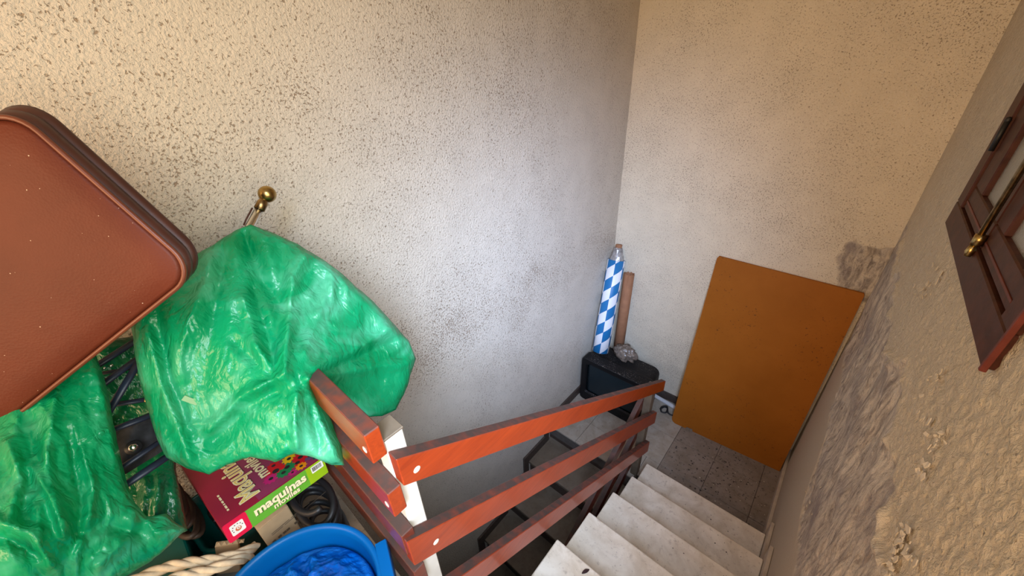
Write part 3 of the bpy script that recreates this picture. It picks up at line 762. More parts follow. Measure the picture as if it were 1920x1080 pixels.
# ================================================================ BELONGINGS ON THE UPPER LANDING
def tps(ctrl):
    K = np.array(ctrl, float); X = K[:, :2]/500.; n = len(X)
    def U(r2): return np.where(r2 > 1e-12, r2*np.log(r2+1e-20), 0)
    A = np.zeros((n+3, n+3)); A[:n, :n] = U(((X[:, None]-X[None])**2).sum(-1)) + np.eye(n)*.002
    A[:n, n] = 1; A[:n, n+1:] = X; A[n, :n] = 1; A[n+1:, :n] = X.T
    w = np.linalg.solve(A, np.r_[K[:, 2], 0, 0, 0])
    def f(P):
        P = P/500.; return U(((P[:, None]-X[None])**2).sum(-1))@w[:n] + w[n] + P@w[n+1:]
    return f
def seg_dist(P, a, b):
    a, b = np.array(a, float), np.array(b, float); d = b-a; t = np.clip(((P-a)@d)/(d@d), 0, 1)
    return np.linalg.norm(P-(a+t[:, None]*d), axis=1), t
def draped(name, poly, ctrl, m, Tf, Tb, wf, folds=(), amp=.004, nscale=1., step=5., parent=None, seed=0):
    """a limp plastic bag: outline resampled, filled with points, front skin bulged and folded, back skin behind it"""
    poly = [np.array(p, float) for p in poly]; out = []
    for a, b in zip(poly, poly[1:]+poly[:1]):
        k = max(1, int(np.linalg.norm(b-a)/step))
        for t in range(k): out.append(a+(b-a)*t/k)
    out = np.array(out); N = len(out); mid = out.mean(0)
    jit = vnoise(np.c_[out/18., np.full(N, seed+.5)])*1.6
    nx = np.roll(out, -1, 0)-np.roll(out, 1, 0); nx = np.c_[nx[:, 1], -nx[:, 0]]/np.maximum(1e-6, np.linalg.norm(nx, axis=1))[:, None]
    out = out+nx*jit[:, None]
    lo_, hi_ = out.min(0), out.max(0)
    gx, gy = np.meshgrid(np.arange(lo_[0], hi_[0], step), np.arange(lo_[1], hi_[1], step))
    G = np.c_[gx.ravel(), gy.ravel()]+rng.uniform(-.35, .35, (gx.size, 2))*step
    # inside test + clearance
    ins = np.zeros(len(G), bool); j = N-1
    for i in range(N):
        xi, yi = out[i]; xj, yj = out[j]
        c = ((yi > G[:, 1]) != (yj > G[:, 1])) & (G[:, 0] < (xj-xi)*(G[:, 1]-yi)/(yj-yi+1e-12)+xi)
        ins ^= c; j = i
    G = G[ins]; dist = np.full(len(G), 1e9)
    for i in range(N): dist = np.minimum(dist, seg_dist(G, out[i], out[(i+1) % N])[0])
    keep = dist > step*.45; G = G[keep]
    allp = np.r_[out, G]
    r = geometry.delaunay_2d_cdt([Vector(p) for p in allp], [(i, (i+1) % N) for i in range(N)], [], 1, 1e-5)
    P = np.array([v[:] for v in r[0]]); tris = [list(f) for f in r[2]]
    D = np.full(len(P), 1e9)
    for i in range(N): D = np.minimum(D, seg_dist(P, out[i], out[(i+1) % N])[0])
    edge = D < 1e-3
    base = tps(ctrl)(P); q = np.clip(D/wf, 0, 1); dome = np.sqrt(np.clip(1-(1-q)**2, 0, 1))
    fold = np.zeros(len(P))
    for pts, a, w in folds:
        dm = np.full(len(P), 1e9)
        for s0, s1 in zip(pts, pts[1:]): dm = np.minimum(dm, seg_dist(P, s0, s1)[0])
        fold += a*np.clip(1-dm/(2.2*w), 0, 1)**1.3
    n3 = np.c_[P/55.*nscale, np.full(len(P), seed*3.1)]
    warp = fbm(n3*.7+5, 2)*.8
    cr = ridged(np.c_[n3[:, 0]*1.2+warp, n3[:, 1]*.55+warp*.6, n3[:, 2]], 3)
    fine = ridged(np.c_[P/17.*nscale+warp[:, None]*1.2, np.full(len(P), seed+8.)], 2)
    disp = fold*1.15 + amp*cr + amp*.22*fine
    front = base - dome*Tf - np.clip(D/12., 0, 1)*disp
    back = base + dome*Tb + np.clip(D/12., 0, 1)*amp*fbm(n3*2+40, 3)
    dirs = np.array([ray(u, v) for u, v in P])
    A = EYE+dirs*front[:, None]; B = EYE+dirs*back[:, None]
    n = len(P); idx = np.where(edge, np.arange(n), np.arange(n)+n)
    faces = [tuple(f) for f in tris]+[tuple(idx[i] for i in f[::-1]) for f in tris]
    me = bpy.data.meshes.new(name); me.from_pydata(np.r_[A, B].tolist(), [], faces)
    bm = bmesh.new(); bm.from_mesh(me); bmesh.ops.delete(bm, geom=[v for v in bm.verts if not v.link_faces], context='VERTS')
    bmesh.ops.recalc_face_normals(bm, faces=bm.faces); bm.to_mesh(me); bm.free()
    for p in me.polygons: p.use_smooth = True
    return link(name, me, m, parent)

# --- suitcase leaning on the pile against the left wall
def suitcase():
    rA, rB, rD = ray(378, 512), ray(2, 180), ray(0, 812); ratio = 1.122
    A, B = rA, rB*ratio; tD = (B-A)@A/((B-A)@rD); Dp = rD*tD
    s = .345/np.linalg.norm(B-A); A, B, Dp = A*s, B*s, Dp*s
    e1 = nrm(B-A); e2 = nrm(Dp-A); N = np.cross(e1, e2); N = N if N@A < 0 else -N
    A = A+EYE; L1, L2, R = .345, .52, .042
    t = thing('suitcase', 'brown leatherette suitcase with piped edges leaning on the pile by the wall', 'suitcase', A-N*.074)
    def ring(inset, depth, r):
        o = []; r = max(.012, r)
        for cx, cy, a0 in ((L1-inset-r, L2-inset-r, 0), (inset+r, L2-inset-r, 90), (inset+r, inset+r, 180), (L1-inset-r, inset+r, 270)):
            for k in range(9):
                a = math.radians(a0+90*k/8); o.append(A+e1*(cx+r*math.cos(a)+max(0, depth-.006)*.38)+e2*(cy+r*math.sin(a))-N*depth)
        # densify straight runs
        q = []
        for i in range(len(o)):
            p0, p1 = o[i], o[(i+1) % len(o)]; n = max(1, int(np.linalg.norm(p1-p0)/.05))
            if i % 9 == 8: n = 8
            else: n = 1
            q += [p0+(p1-p0)*k/n for k in range(n)]
        return [np.array([max(XL+.006, p_[0]), p_[1], p_[2]]) for p_ in q]
    def loft(name, secs, m, cap0=False, cap1=False, dome=0):
        bm = bmesh.new(); R_ = [[bm.verts.new(p) for p in ring(*s_)] for s_ in secs]
        for a, b in zip(R_, R_[1:]):
            for k in range(len(a)): bm.faces.new((a[k], a[(k+1) % len(a)], b[(k+1) % len(b)], b[k]))
        if cap0: bm.faces.new(R_[0])
        if cap1: bm.faces.new(R_[-1])
        bmesh.ops.recalc_face_normals(bm, faces=bm.faces); return link(name, done(bm, name, True), m, t)
    # front panel: gently domed
    loft('front_panel', [(.15, -.0058, .02), (.10, -.005, .025), (.05, -.0025, .035), (.016, .001, .045), (.010, .004, .048), (.012, .012, .045)], M_LEATHER, True, True)
    bm = tube_bm(ring(.006, .004, .05), .0042, 8, None, 1., True)
    link('piping', done(bm, 'piping', True), M_PIPING, t)
    loft('lid_side', [(.010, .010, .048), (.003, .014, .05), (.001, .024, .05), (.003, .034, .05), (.008, .038, .045)], M_LEATHER_D, True, True)
    loft('body', [(.010, .037, .045), (.002, .041, .05), (-.002, .050, .054), (.006, .066, .05), (.028, .074, .04)], M_LEATHER_D, True, True)
    return A, e1, e2, N
SUIT = suitcase()

# --- green bag hanging over the railing corner
bag1 = [(470, 421), (440, 432), (405, 455), (378, 470), (350, 490), (318, 520), (268, 572), (246, 612), (252, 655), (258, 700), (275, 760), (292, 815), (312, 858), (350, 878), (392, 890),
        (425, 872), (470, 858), (515, 866), (552, 850), (590, 858), (622, 872), (645, 872), (640, 835), (622, 790), (600, 752), (586, 722), (592, 711), (612, 722), (648, 752), (690, 782), (716, 780), (742, 768), (758, 738), (772, 700), (780, 672), (766, 638), (742, 612), (700, 565), (640, 512), (600, 482), (560, 458), (515, 438)]
ctrl1 = [(470, 425, 1.17), (385, 470, 1.15), (255, 640, 1.14), (330, 600, 1.10), (450, 560, 1.08), (540, 600, 1.06), (590, 690, 1.0), (575, 760, .985), (620, 840, 1.0), (645, 872, 1.02), (560, 850, 1.0), (450, 800, 1.05),
         (400, 885, 1.09), (315, 860, 1.12), (270, 740, 1.14), (640, 510, 1.14), (720, 590, 1.18), (780, 680, 1.24), (745, 775, 1.22), (690, 770, 1.17), (670, 690, 1.13), (640, 600, 1.10), (640, 735, 1.11)]
f1 = [([(578, 470), (548, 520), (543, 580), (533, 700)], .026, 10), ([(456, 432), (488, 520), (535, 583)], -.02, 12), ([(578, 470), (690, 562), (747, 615)], .012, 12),
      ([(472, 636), (528, 720)], .016, 8), ([(440, 640), (500, 700), (528, 722)], -.012, 8), ([(731, 615), (578, 710)], .016, 8), ([(768, 678), (609, 705)], .012, 8), ([(740, 640), (600, 700)], -.014, 8),
      ([(277, 625), (300, 715), (330, 790), (361, 884)], .018, 9), ([(300, 620), (330, 740), (350, 800)], -.014, 10), ([(398, 488), (345, 625), (335, 700)], .014, 12), ([(420, 470), (400, 600), (380, 720)], -.012, 14),
      ([(393, 805), (450, 745), (514, 710)], .020, 8), ([(400, 830), (470, 760), (520, 735)], -.020, 12), ([(556, 742), (552, 790), (556, 845)], .022, 8), ([(578, 712), (600, 790), (635, 860)], .014, 7), ([(585, 760), (600, 850)], -.012, 7),
      ([(455, 560), (480, 640), (495, 700)], .013, 7), ([(475, 540), (505, 640), (515, 700)], -.012, 7), ([(340, 800), (400, 790)], .008, 4), ([(620, 540), (570, 660)], .012, 9), ([(660, 640), (590, 690)], .01, 6)]
t = thing('plastic_bag', 'green plastic bag draped over the end of the landing rail', 'plastic bag', at(480, 700, 1.05))
BAG1 = draped('bag_film', bag1, ctrl1, M_GREEN, .026, .05, 26, f1, .007, .8, 4.2, t, 1)
def sticker(u, v, d, w, h, ang, m, parent, name):
    p = at(u, v, d); n = -ray(u, v); ex = nrm(RT*math.cos(ang)-UP*math.sin(ang)); ex = nrm(ex-n*(ex@n)); ey = np.cross(n, ex)
    return link(name, obox_mesh(name, p-ex*w/2-ey*h/2, ex*w, ey*h, n*.0008), m, parent)

from mathutils.bvhtree import BVHTree
def surf(o, u, v):
    me = o.data; off = np.array(o.parent.location); bv = BVHTree.FromPolygons([Vector(x.co)+Vector(off) for x in me.vertices], [p_.vertices[:] for p_ in me.polygons])
    h_ = bv.ray_cast(Vector(EYE), Vector(ray(u, v))); return h_[3]
sticker(357, 751, surf(BAG1, 357, 751)-.004, .028, .010, .35, simple('pale_sticker', (.22, .42, .17), .5), t, 'sticker')

# --- second green bag under the suitcase
bag2 = [(-70, 830), (0, 766), (60, 728), (120, 690), (176, 655), (196, 708), (213, 790), (224, 850), (240, 910), (255, 945), (275, 968), (312, 964), (330, 980), (348, 992), (318, 1022), (285, 1052), (240, 1078), (200, 1098), (120, 1130), (-70, 1150)]
ctrl2 = [(-70, 830, 1.26), (0, 766, 1.23), (0, 850, 1.15), (176, 655, 1.20), (213, 790, 1.17), (240, 910, 1.17), (348, 992, 1.22), (285, 1052, 1.22), (120, 1130, 1.16), (-70, 1150, 1.08), (100, 900, 1.10), (60, 1000, 1.04), (200, 1000, 1.13), (150, 800, 1.14)]
f2 = [([(102, 748), (85, 875), (132, 1003)], .02, 10), ([(57, 790), (60, 876), (40, 960)], -.014, 12), ([(60, 876), (100, 940), (118, 1000)], .016, 8), ([(186, 690), (209, 803), (238, 918)], .01, 8), ([(25, 871), (120, 838), (209, 803)], .006, 3.5),
      ([(0, 980), (60, 1000), (95, 1060)], .02, 10), ([(10, 1010), (70, 1040)], -.016, 12), ([(255, 960), (240, 1010), (180, 1060)], .014, 9), ([(160, 850), (175, 920), (165, 985)], .014, 8), ([(130, 830), (150, 930), (150, 1000)], -.012, 9), ([(140, 1000), (200, 985), (260, 1000)], -.016, 10), ([(275, 968), (290, 1000), (348, 992)], .014, 6), ([(15, 830), (40, 900), (20, 960)], .014, 9)]
t = thing('plastic_bag', 'green plastic bag spilling down from under the suitcase', 'plastic bag', at(120, 950, 1.12))
draped('bag_film', bag2, ctrl2, M_GREEN, .026, .05, 28, f2, .0075, .8, 4.2, t, 2)
# --- crumpled green bag behind the chair frame, its shadow put into a darker colour
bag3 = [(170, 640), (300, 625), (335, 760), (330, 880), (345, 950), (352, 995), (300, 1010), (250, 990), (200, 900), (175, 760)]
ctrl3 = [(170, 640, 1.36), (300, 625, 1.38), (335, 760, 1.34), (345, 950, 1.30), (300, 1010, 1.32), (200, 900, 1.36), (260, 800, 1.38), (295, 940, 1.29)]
t = thing('plastic_bag', 'shade-darkened green crumpled plastic bag between the chair frame and the tub', 'plastic bag', at(270, 880, 1.4))
draped('bag_film', bag3, ctrl3, M_GREEN_SHADE, .03, .05, 30, [([(300, 900), (285, 990)], .014, 6), ([(320, 900), (310, 985)], -.012, 6), ([(275, 900), (262, 980)], .012, 6)], .008, 1.3, 6, t, 3)

# --- folded navy chair frame
ch = thing('folding_chair', 'folded navy metal chair frame wedged between the two green bags', 'chair', at(250, 860, 1.30))
tubes = [((150, 706), (262, 634), 1.24, 1.27, 9), ((150, 752), (275, 660), 1.22, 1.25, 9), ((196, 784), (275, 655), 1.20, 1.23, 8.5), ((205, 760), (300, 745), 1.27, 1.28, 7), ((196, 812), (310, 768), 1.21, 1.23, 8.5),
         ((205, 892), (325, 811), 1.20, 1.22, 7), ((210, 926), (335, 842), 1.19, 1.21, 9.5), ((190, 700), (250, 690), 1.28, 1.28, 5)]
for a, b, d0, d1, w in tubes:
    p0, p1 = at(*a, d0), at(*b, d1); r = w*d0/F_PX*.62
    tube('frame_tube', [p0, p0+(p1-p0)*.5, p1], r, M_NAVY, ch, 12, .62)
# fabric seat between the tubes
bm = bmesh.new(); V = {}
for i in range(13):
    for j in range(9):
        s, q = i/12, j/8
        u = (200*(1-s)+312*s)*(1-q)+(210*(1-s)+318*s)*q; v = (805*(1-s)+778*s)*(1-q)+(905*(1-s)+838*s)*q
        V[i, j] = bm.verts.new(at(u, v, 1.245+.012*math.sin(s*9+q*4)+.008*math.sin(q*11)))
for i in range(12):
    for j in range(8): bm.faces.new((V[i, j], V[i+1, j], V[i+1, j+1], V[i, j+1]))
bmesh.ops.solidify(bm, geom=bm.faces[:], thickness=.004)
link('seat_fabric', done(bm, 'seat_fabric', True), M_GREYFAB, ch)
p = at(250, 839, 1.215); lathe('bolt', [(0, .007), (.006, .0055), (.0085, .001), (.0085, -.02), (0, -.02)], M_STEEL, ch, 16, p, -ray(250, 839))
p = at(250, 839, 1.222); lathe('washer', [(.0, .001), (.014, .001), (.015, -.012), (0, -.012)], M_BLACK, ch, 18, p, -ray(250, 839))
p = at(277, 750, 1.262); lathe('end_plug', [(0, .005), (.006, .004), (.007, -.008), (0, -.008)], M_BRASS, ch, 12, p, -ray(277, 750))
for (u0, v0), (u1, v1) in (((192, 692), (198, 689)), ((204, 688), (212, 684))):
    tube('chrome_rivet', [at(u0, v0, 1.215), at(u1, v1, 1.215)], .0025, M_STEEL, ch, 8)

# --- pole with brass ball finial
F0, F1 = at(501, 364, 1.21), at(469, 424, 1.19); dd = nrm(F0-F1)
t = thing('curtain_pole', 'steel curtain pole with brass ball end sticking out of green bag', 'pole', F0-dd*.34)
tube('rod', [F0-dd*.34, F0-dd*.02], .0105, M_STEEL, t, 18)
lathe('finial_collar', [(.0108, -.047), (.0128, -.046), (.0128, -.026), (.0108, -.022), (.0105, -.016), (0, -.014)], M_BRASS2, t, 22, F0, dd)
lathe('finial_ball', [(0, -.021)]+[(.0215*math.sin(a), -.0215*math.cos(a)) for a in np.linspace(.3, math.pi-.05, 16)]+[(0, .0215)], M_BRASS, t, 28, F0, dd)
off = nrm(np.cross(dd, ray(490, 390)))*.014
tube('label_strip', [F0-dd*.05+off, F0-dd*.085+off, F0-dd*.10+off*.9], .0035, M_LEATHER_D, t, 8, .4)

# --- green tub, cardboard box, game box
rimz = 1.47
def tub():
    pts = [onz(u, v, rimz) for u, v in ((330, 935), (352, 975), (376, 1009), (398, 1031), (442, 1040))]
    c0 = pts[3]; d1 = nrm((pts[1]-pts[2])*np.array([1, 1, 0])); d2 = np.array([d1[1], -d1[0], 0.]); d2 = d2 if d2[1] > 0 else -d2
    t = thing('storage_tub', 'dark green plastic tub full of cables under the game box', 'tub', (c0[0], c0[1], UPZ))
    L1, L2, R = .26, .26, .05
    def ring(ins, z):
        o = []
        for cx, cy, a0 in ((L1-ins-R, L2-ins-R, 0), (ins+R, L2-ins-R, 90), (ins+R, ins+R, 180), (L1-ins-R, ins+R, 270)):
            for k in range(7):
                a = math.radians(a0+15*k); p = c0+d1*(cx-.02+R*math.cos(a))+d2*(cy-.02+R*math.sin(a)); p = np.array([max(XL+.006, p[0]), min(-1.702, p[1]), z]); o.append(p)
        return o
    bm = bmesh.new(); R_ = [[bm.verts.new(p) for p in ring(i_, z_)] for i_, z_ in ((.03, UPZ+.003), (.012, rimz-.05), (.002, rimz-.045), (.0, rimz-.004), (.004, rimz), (.010, rimz-.003), (.014, rimz-.05), (.034, UPZ+.012))]
    for a, b in zip(R_, R_[1:]):
        for k in range(len(a)): bm.faces.new((a[k], a[(k+1) % len(a)], b[(k+1) % len(b)], b[k]))
    bm.faces.new(R_[0][::-1]); bm.faces.new(R_[-1]); bmesh.ops.recalc_face_normals(bm, faces=bm.faces)
    link('tub_body', done(bm, 'tub_body', True), M_TUB, t)
    g0, g1 = onz(336, 1010, 1.44), onz(372, 1046, 1.38)
    q = [c0+d2*.03-d1*.0+np.array([0, 0, -.06]), c0+d2*.03+np.array([0, 0, -.15])]
    tube('rib', [c0+d1*.06-d2*.018+np.array([0, 0, -.05]), c0+d1*.06-d2*.012+np.array([0, 0, -.18])], .008, M_TUB, t, 10)
    tube('rib', [c0+d1*.14-d2*.018+np.array([0, 0, -.05]), c0+d1*.14-d2*.012+np.array([0, 0, -.18])], .008, M_TUB, t, 10)
    return c0, d1, d2
TC, TD1, TD2 = tub()
# black cables inside the tub (visible beside the game box)
for k in range(3):
    c = TC+TD1*(.075+.045*k)+TD2*.085; pts = []
    for a in np.linspace(0, 2*math.pi*2.6, 60):
        pts.append(c+np.array([.055*math.cos(a+k), .045*math.sin(a+k), .012*a/6.28+.006*math.sin(3*a)-.055-.012*k]))
    tag(tube('coiled_cable', pts, .0052, M_BLACK, None, 8), ('black cable coil at the near end of the green tub', 'black cable coil in the middle of the green tub', 'black cable coil at the wall end of the green tub')[k], 'cable', 'cables in the green tub')
p = onz(324, 946, 1.50)
o = lathe('white_spool', [(0, .0), (.017, .001), (.019, .006), (.012, .012), (.012, .04), (.019, .046), (.017, .05), (0, .05)], M_WHITE, None, 22, p-np.array([0, 0, .03]), (.5, -.3, .6))
tag(o, 'small white plastic spool beside the green tub', 'spool')
p0 = onz(428, 1018, 1.505)
t = thing('wood_offcut', 'splintered pale wood offcut poking out of the green tub', 'wood offcut', p0-np.array([0, 0, .12]))
a_ = nrm([.25, .25, 1]); b_ = nrm(np.cross(a_, [1, -.6, 0])); c_ = np.cross(a_, b_)
link('plank', obox_mesh('plank', p0-a_*.16-b_*.03-c_*.006, a_*.16, b_*.055, c_*.014, .001), M_BOXCARD, t)
bm = bmesh.new()
for k in range(5):
    q = p0-b_*.028+b_*.0135*k; h = random.uniform(.006, .022)
    v = [bm.verts.new(q-c_*.005), bm.verts.new(q+b_*.012-c_*.005), bm.verts.new(q+b_*.012+c_*.006), bm.verts.new(q+c_*.006)]; tp = bm.verts.new(q+b_*.006+a_*h)
    for i in range(4): bm.faces.new((v[i], v[(i+1) % 4], tp))
    bm.faces.new(v[::-1])
link('splinters', done(bm, 'splinters'), M_BOXCARD, t)

# cardboard box carrying the game
GZ = 1.70; GT = .058
gA, gB, gD = onz(415, 989, GZ), onz(602, 866, GZ-.02), onz(311, 868, GZ-.06)
gx = nrm(gB-gA); gy = nrm(gD-gA); k_ = (gx@gy)/2; gx, gy = nrm(gx-k_*gy), nrm(gy-k_*gx); gy = nrm(gy-gx*(gx@gy)); gz = np.cross(gx, gy); gz = gz if gz[2] > 0 else -gz
hx = nrm(gx*np.array([1, 1, 0])); hy = np.array([-hx[1], hx[0], 0.])
LX = np.linalg.norm(gB-gA)+.012; LY = min(.40, (gA[0]-XL-.02)/abs(gy[0]))
t = thing('cardboard_box', 'plain brown cardboard box with faint print under the game box', 'box', (gA[0]-.15, gA[1]+.15, UPZ))
co = gA+hx*.05+hy*.02; co[2] = UPZ+.003; H = GZ-GT-.058-co[2]
lx = -1.832-co[1]
link('carton', obox_mesh('carton', co, hx*lx, hy*.17, (0, 0, H), .002), M_BOXCARD, t)
M_INK = flat('grey_ink', (.12, .09, .06))
def side_quad(u0, z0, du, dz, m, name, parent, off=.0012):
    o_ = co - hy*off + hx*u0 + np.array([0, 0, z0]); return link(name, obox_mesh(name, o_, hx*du, -hy*.0003, (0, 0, dz)), m, parent)
for zz, seg in ((H-.050, [(.02, .05), (.075, .02), (.1, .03)]), (H-.056, [(.02, .03), (.055, .045)])):
    for u0, du in seg: side_quad(u0, zz, du, .0022, M_INK, 'printed_line', t)
for u0 in (.012, .028, .042, .052, .075, .088, .1): side_quad(u0, H-.085, .009, .009, M_INK, 'printed_mark', t)
side_quad(.11, H-.06, .07, .0012, M_INK, 'printed_line', t)
# coil of black hose between the boxes and the railing
hc = onz(600, 918, 1.56); hc = np.array([hc[0], -1.772, 1.56]); pts = []
for a in np.linspace(0, 2*math.pi*5, 150):
    k = a/(2*math.pi); pts.append(hc+np.array([.085*math.cos(a)+.010*math.sin(k*2.1), .046*math.sin(a), -.2+.045*k+.006*math.sin(2*a)]))
tag(tube('black_hose', pts, .009, M_BLACK, None, 10), 'coil of thick black hose beside the landing rail', 'hose')

# dark brown flex hanging beside the left edge of the game box
bc = at(350, 922, 1.56); M_FLEX = simple('dark_brown_flex', (.035, .022, .015), .6, var=.2); pts = []
for a in np.linspace(0, 2*math.pi*7, 190):
    k = a/(2*math.pi); q = bc + nrm(gy)*(.115*math.cos(a)+.01*math.sin(k*3)) + np.array([.0, -.03, 0])*1. + hx*(.022*math.sin(a)-.006*(k % 2)) + np.array([0, 0, -.10+.026*k+.006*math.sin(2*a+k)])
    pts.append(np.array([max(XL+.012, q[0]), q[1], q[2]]))
tag(tube('brown_flex', pts, .008, M_FLEX, None, 8), 'coil of dark brown flex beside the left edge of the game box', 'cable')

# game box
g = thing('game_box', 'red and green construction game box lying askew on the pile', 'game box', (gA[0], gA[1], GZ-GT))
M_GRED = flat('printed_dark_red', (.30, .012, .045), .35); M_GPUR = flat('printed_plum', (.27, .035, .10), .35); M_GGRN = flat('printed_leaf_green', (.13, .42, .03), .35); M_GLIME = flat('printed_lime', (.32, .52, .01), .35)
M_LOGO = flat('printed_logo_red', (.75, .01, .05), .35); M_CREAM = flat('printed_cream', (.90, .82, .50), .4); M_YEL = flat('printed_yellow', (.85, .62, .12), .4); M_SHADOW = flat('printed_dark_brown', (.05, .025, .015), .4)
M_WHT = flat('printed_white', (.88, .86, .78), .4)
org = gA-gz*GT
link('lid', obox_mesh('lid', org, gx*LX, gy*LY, gz*GT, .0015), M_GRED, g)
Zt = gz*GT
def top(me, x, y, m, name, h=.0006, sx=1, ex=None, ey=None):
    o_ = org+Zt+gx*x+gy*y+gz*h; place2d(me, o_, gy if ex is None else ex, -gx if ey is None else ey); return link(name, me, m, g)
# plum panel covers the right part of the lid; text runs along gy with letters standing toward -gx
def rect(w, h): return poly2d('r', [[(0, 0), (w, 0), (w, h), (0, h)]])
top(rect(LY-.006, LX-.085), .262-.003, .003, M_GPUR, 'printed_panel', .0005)
for dx, m, h in ((.0022, M_SHADOW, .0008), (0, M_CREAM, .0011)):
    top(text_mesh('Maquinas', .066, .0022), .098+dx, .028+dx, m, 'title_lettering', h)
top(text_mesh('Maquinas', .066, -.0012), .098, .028, M_YEL, 'title_lettering', .0014)
for dx, m, h in ((.0018, M_SHADOW, .0008), (0, M_CREAM, .0011)):
    top(text_mesh('moviles', .046, .0012), .142+dx, .075+dx, m, 'title_lettering', h)
acc = 0
for w_ in (.008, .014, .006, .011, .016, .009): top(rect(w_, .0045), .030, .04+acc, M_CREAM, 'small_print', .0008); acc += w_+.004
def gear(r, teeth, hole=.3):
    lp = []
    for k in range(teeth*4):
        a = 2*math.pi*k/(teeth*4); q = r if (k % 4) in (0, 1) else r*.80; lp.append((q*math.cos(a), q*math.sin(a)))
    return poly2d('g', [lp])
def disc(r, n=16): return poly2d('d', [[(r*math.cos(a), r*math.sin(a)) for a in np.linspace(0, 2*math.pi, n, endpoint=False)]])
cols = {'red': (.62, .01, .02), 'yellow': (.80, .52, .01), 'green': (.01, .22, .07), 'magenta': (.52, .015, .16), 'orange': (.85, .30, .01), 'violet': (.13, .07, .16), 'dark': (.02, .02, .025), 'teal': (.0, .10, .09)}
GM = {k: flat('printed_'+k, v, .35) for k, v in cols.items()}
# gears in the upper right of the lid: (along gx, along gy)
for x, y, r, te, cname in ((.135, .052, .020, 10, 'magenta'), (.155, .070, .030, 12, 'red'), (.165, .043, .020, 10, 'green'), (.180, .055, .024, 12, 'green'), (.205, .045, .022, 10, 'red'), (.220, .060, .024, 12, 'red'), (.205, .022, .016, 9, 'orange'), (.198, .085, .020, 9, 'yellow'),
                         (.238, .040, .018, 10, 'violet'), (.247, .062, .019, 10, 'magenta'), (.250, .022, .015, 9, 'teal'), (.180, .020, .012, 8, 'magenta'), (.240, .090, .018, 9, 'green'), (.16, .098, .018, 9, 'red')):
    h = .0009+.0002*random.random(); q = top(gear(r, te), x, y, GM[cname], 'printed_gear', h)
    top(disc(r*.3), x, y, GM['dark'], 'gear_hole', h+.0005)
top(poly2d('s', [[(.0, 0), (.10, .012), (.10, .02), (.0, .008)]]), .215, .028, GM['dark'], 'printed_shaft', .0008)
# green side strip facing the camera side (-gy)
So = org - gy*.0004
def side(me, x, z, m, name, h=.0004):
    place2d(me, So+gx*x+gz*z-gy*h, gx, gz); return link(name, me, m, g)
side(rect(.205, GT), .05, 0, M_GGRN, 'side_panel'); side(rect(LX-.205, GT), .205, 0, M_GLIME, 'side_panel', .0006)
def rrect(w, h, r, n=5):
    o_ = []
    for cx, cy, a0 in ((w-r, h-r, 0), (r, h-r, 90), (r, r, 180), (w-r, r, 270)):
        for k in range(n+1): a = math.radians(a0+90*k/n); o_.append((cx+r*math.cos(a), cy+r*math.sin(a)))
    return poly2d('rr', [o_])
side(rrect(.052, GT+.001, .006), .0, 0, M_LOGO, 'logo_square', .0008); side(rrect(.030, .033, .004), .011, .0125, M_WHT, 'logo_field', .0011)
for k in range(7):
    a = math.radians(205-k*32); side(disc(.0015, 8), .026+.0115*math.cos(a), .029+.012*math.sin(a), M_SHADOW, 'logo_dot', .0014)
ogm = flat('printed_brick_orange', (.62, .16, .06))
side(disc(.0068, 16), .027, .026, ogm, 'logo_spot', .0013); side(disc(.0040, 12), .0275, .028, M_WHT, 'logo_spot', .0016); side(disc(.0018, 10), .0275, .028, ogm, 'logo_spot', .0019)
for dx, m, h in ((.0016, M_SHADOW, .0010), (0, M_CREAM, .0013)):
    side(text_mesh('maquinas', .036, .0013), .066+dx, .025-dx, m, 'side_lettering', h)
    side(text_mesh('moviles', .0225, .0007), .108+dx*.8, .007-dx*.8, m, 'side_lettering', h)
side(rrect(.034, .022, .002), .218, .030, M_WHT, 'barcode', .0009)
bx = .221
while bx < .248:
    w_ = random.choice((.0008, .0012, .002)); side(rect(w_, .014), bx, .035, M_SHADOW, 'barcode_bar', .0012); bx += w_+random.choice((.0008, .0014))

# --- blue basin with crumpled blue bag
BC = np.array([-.172, -1.926, 0]); BZ = 1.60; BR = .197
t = thing('plastic_basin', 'round blue plastic basin with flat handles beside the railing', 'basin', (BC[0], BC[1], UPZ))
prof = [(0, UPZ+.003), (.150, UPZ+.003), (.156, UPZ+.012), (.187, BZ-.03), (.189, BZ-.012), (BR-.001, BZ-.010), (BR+.002, BZ-.004), (BR, BZ), (BR-.009, BZ-.001), (BR-.013, BZ-.008), (.182, BZ-.03), (.150, UPZ+.014), (0, UPZ+.012)]
lathe('bowl', prof, M_BASIN, t, 72, BC)
def handle(ang):
    d = np.array([math.cos(ang), math.sin(ang), 0]); s_ = np.array([-d[1], d[0], 0])
    bm = bmesh.new(); q = []
    for r0, z0 in ((BR-.004, BZ+.003), (BR+.023, BZ+.004), (BR+.025, BZ-.004), (BR+.025, BZ-.045), (BR+.021, BZ-.045), (BR+.021, BZ-.004), (BR-.004, BZ-.004)):
        q.append((r0, z0))
    L = [[bm.verts.new(BC*np.array([1, 1, 0])+d*r0+s_*w_+np.array([0, 0, z0])) for r0, z0 in q] for w_ in (-.055, .055)]
    for k in range(len(q)): bm.faces.new((L[0][k], L[0][(k+1) % len(q)], L[1][(k+1) % len(q)], L[1][k]))
    bm.faces.new(L[0][::-1]); bm.faces.new(L[1]); bmesh.ops.recalc_face_normals(bm, faces=bm.faces)
    bmesh.ops.bevel(bm, geom=bm.edges[:], offset=.0012, segments=1, affect='EDGES')
    return link('handle', done(bm, 'handle'), M_BASIN, t)
hp = onz(750, 1040, BZ)-BC; ha = math.atan2(hp[1], hp[0]); handle(ha); handle(ha+math.pi)
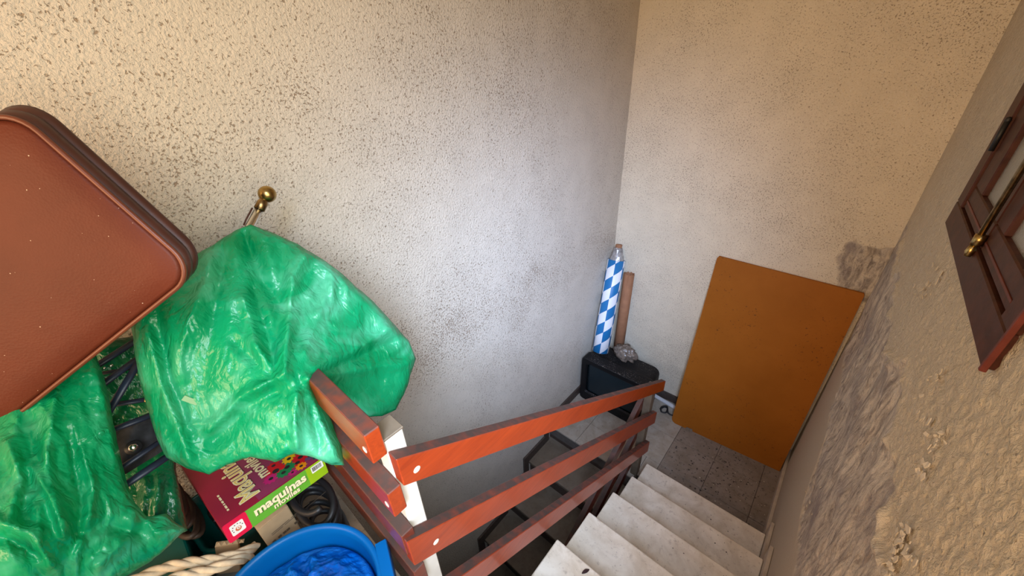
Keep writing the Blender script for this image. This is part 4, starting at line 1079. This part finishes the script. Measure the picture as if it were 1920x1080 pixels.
def bluebag():
    n = 90; bm = bmesh.new(); V = {}
    P = []
    for i in range(n+1):
        for j in range(n+1):
            a, b = i/n*2-1, j/n*2-1
            x = a*math.sqrt(1-b*b/2)*.172; y = b*math.sqrt(1-a*a/2)*.172; P.append((x, y))
    P = np.array(P); r = np.hypot(P[:, 0], P[:, 1])/.172
    n3 = np.c_[P*16, np.full(len(P), 4.4)]; w = fbm(n3*.6, 2)
    h = .045*np.sqrt(np.clip(1-r**2, 0, 1)) + .020*ridged(n3+w[:, None]*.8, 4)*(1-r**4) + .05*np.exp(-((P[:, 0]-.02)**2+(P[:, 1]-.03)**2)/.006)
    z = BZ-.075+h
    for k, (p_, zz) in enumerate(zip(P, z)): V[k] = bm.verts.new((BC[0]+p_[0], BC[1]+p_[1], zz))
    m_ = n+1
    for i in range(n):
        for j in range(n): bm.faces.new((V[i*m_+j], V[(i+1)*m_+j], V[(i+1)*m_+j+1], V[i*m_+j+1]))
    ext = bmesh.ops.extrude_face_region(bm, geom=bm.faces[:])
    for v in ext['geom']:
        if isinstance(v, bmesh.types.BMVert): v.co.z = BZ-.22; v.co.x = BC[0]+(v.co.x-BC[0])*.92; v.co.y = BC[1]+(v.co.y-BC[1])*.92
    bmesh.ops.recalc_face_normals(bm, faces=bm.faces)
    o = link('blue_bag', done(bm, 'blue_bag', True), M_BLUEFILM); tag(o, 'crumpled bright blue plastic bag inside the blue basin', 'plastic bag')
bluebag()

# --- cream rope, twisted strands
def rope(name, pts, r, label):
    c = spline(pts, 300); c = [np.asarray(p) for p in c]; L = np.r_[0, np.cumsum([np.linalg.norm(b-a) for a, b in zip(c, c[1:])])]
    bm = bmesh.new()
    for s in range(3):
        q = []
        for i, p in enumerate(c):
            d = nrm(c[min(i+1, len(c)-1)]-c[max(i-1, 0)]); x, y = frame_for(d); a = L[i]/(r*1.5)+s*2.094
            q.append(p+r*.52*(math.cos(a)*x+math.sin(a)*y))
        tube_bm(q, r*.62, 7, bm)
    o = link(name, done(bm, name, True), M_ROPE); tag(o, label, 'rope'); return o
rope('cotton_rope', [onz(225, 1100, 1.60), onz(300, 1068, 1.575), onz(350, 1056, 1.56), onz(410, 1048, 1.54), onz(455, 1036, 1.52), onz(480, 1024, 1.49)], .0125, 'thick twisted cream rope lying in front of the green tub')
rope('cotton_rope', [onz(280, 1110, 1.60), onz(330, 1084, 1.575), onz(390, 1070, 1.555), onz(440, 1052, 1.535), onz(470, 1042, 1.49)], .0125, 'lower strand of cream rope running under the blue basin rim')
# box the rope rests on, mostly hidden under the near bag
bx = thing('storage_crate', 'dark green plastic crate under the rope and the near green bag', 'crate', (-.63, -2.19, UPZ))
link('crate_body', done(box_bm((-.80, -2.32, UPZ+.003), (-.46, -2.07, 1.50), .012), 'crate_body'), M_TUB, bx)
link('crate_lid', done(box_bm((-.81, -2.33, 1.501), (-.45, -2.06, 1.53), .006), 'crate_lid'), M_TUB, bx)

for o in bpy.data.objects:
    if '_o' in o: del o['_o']
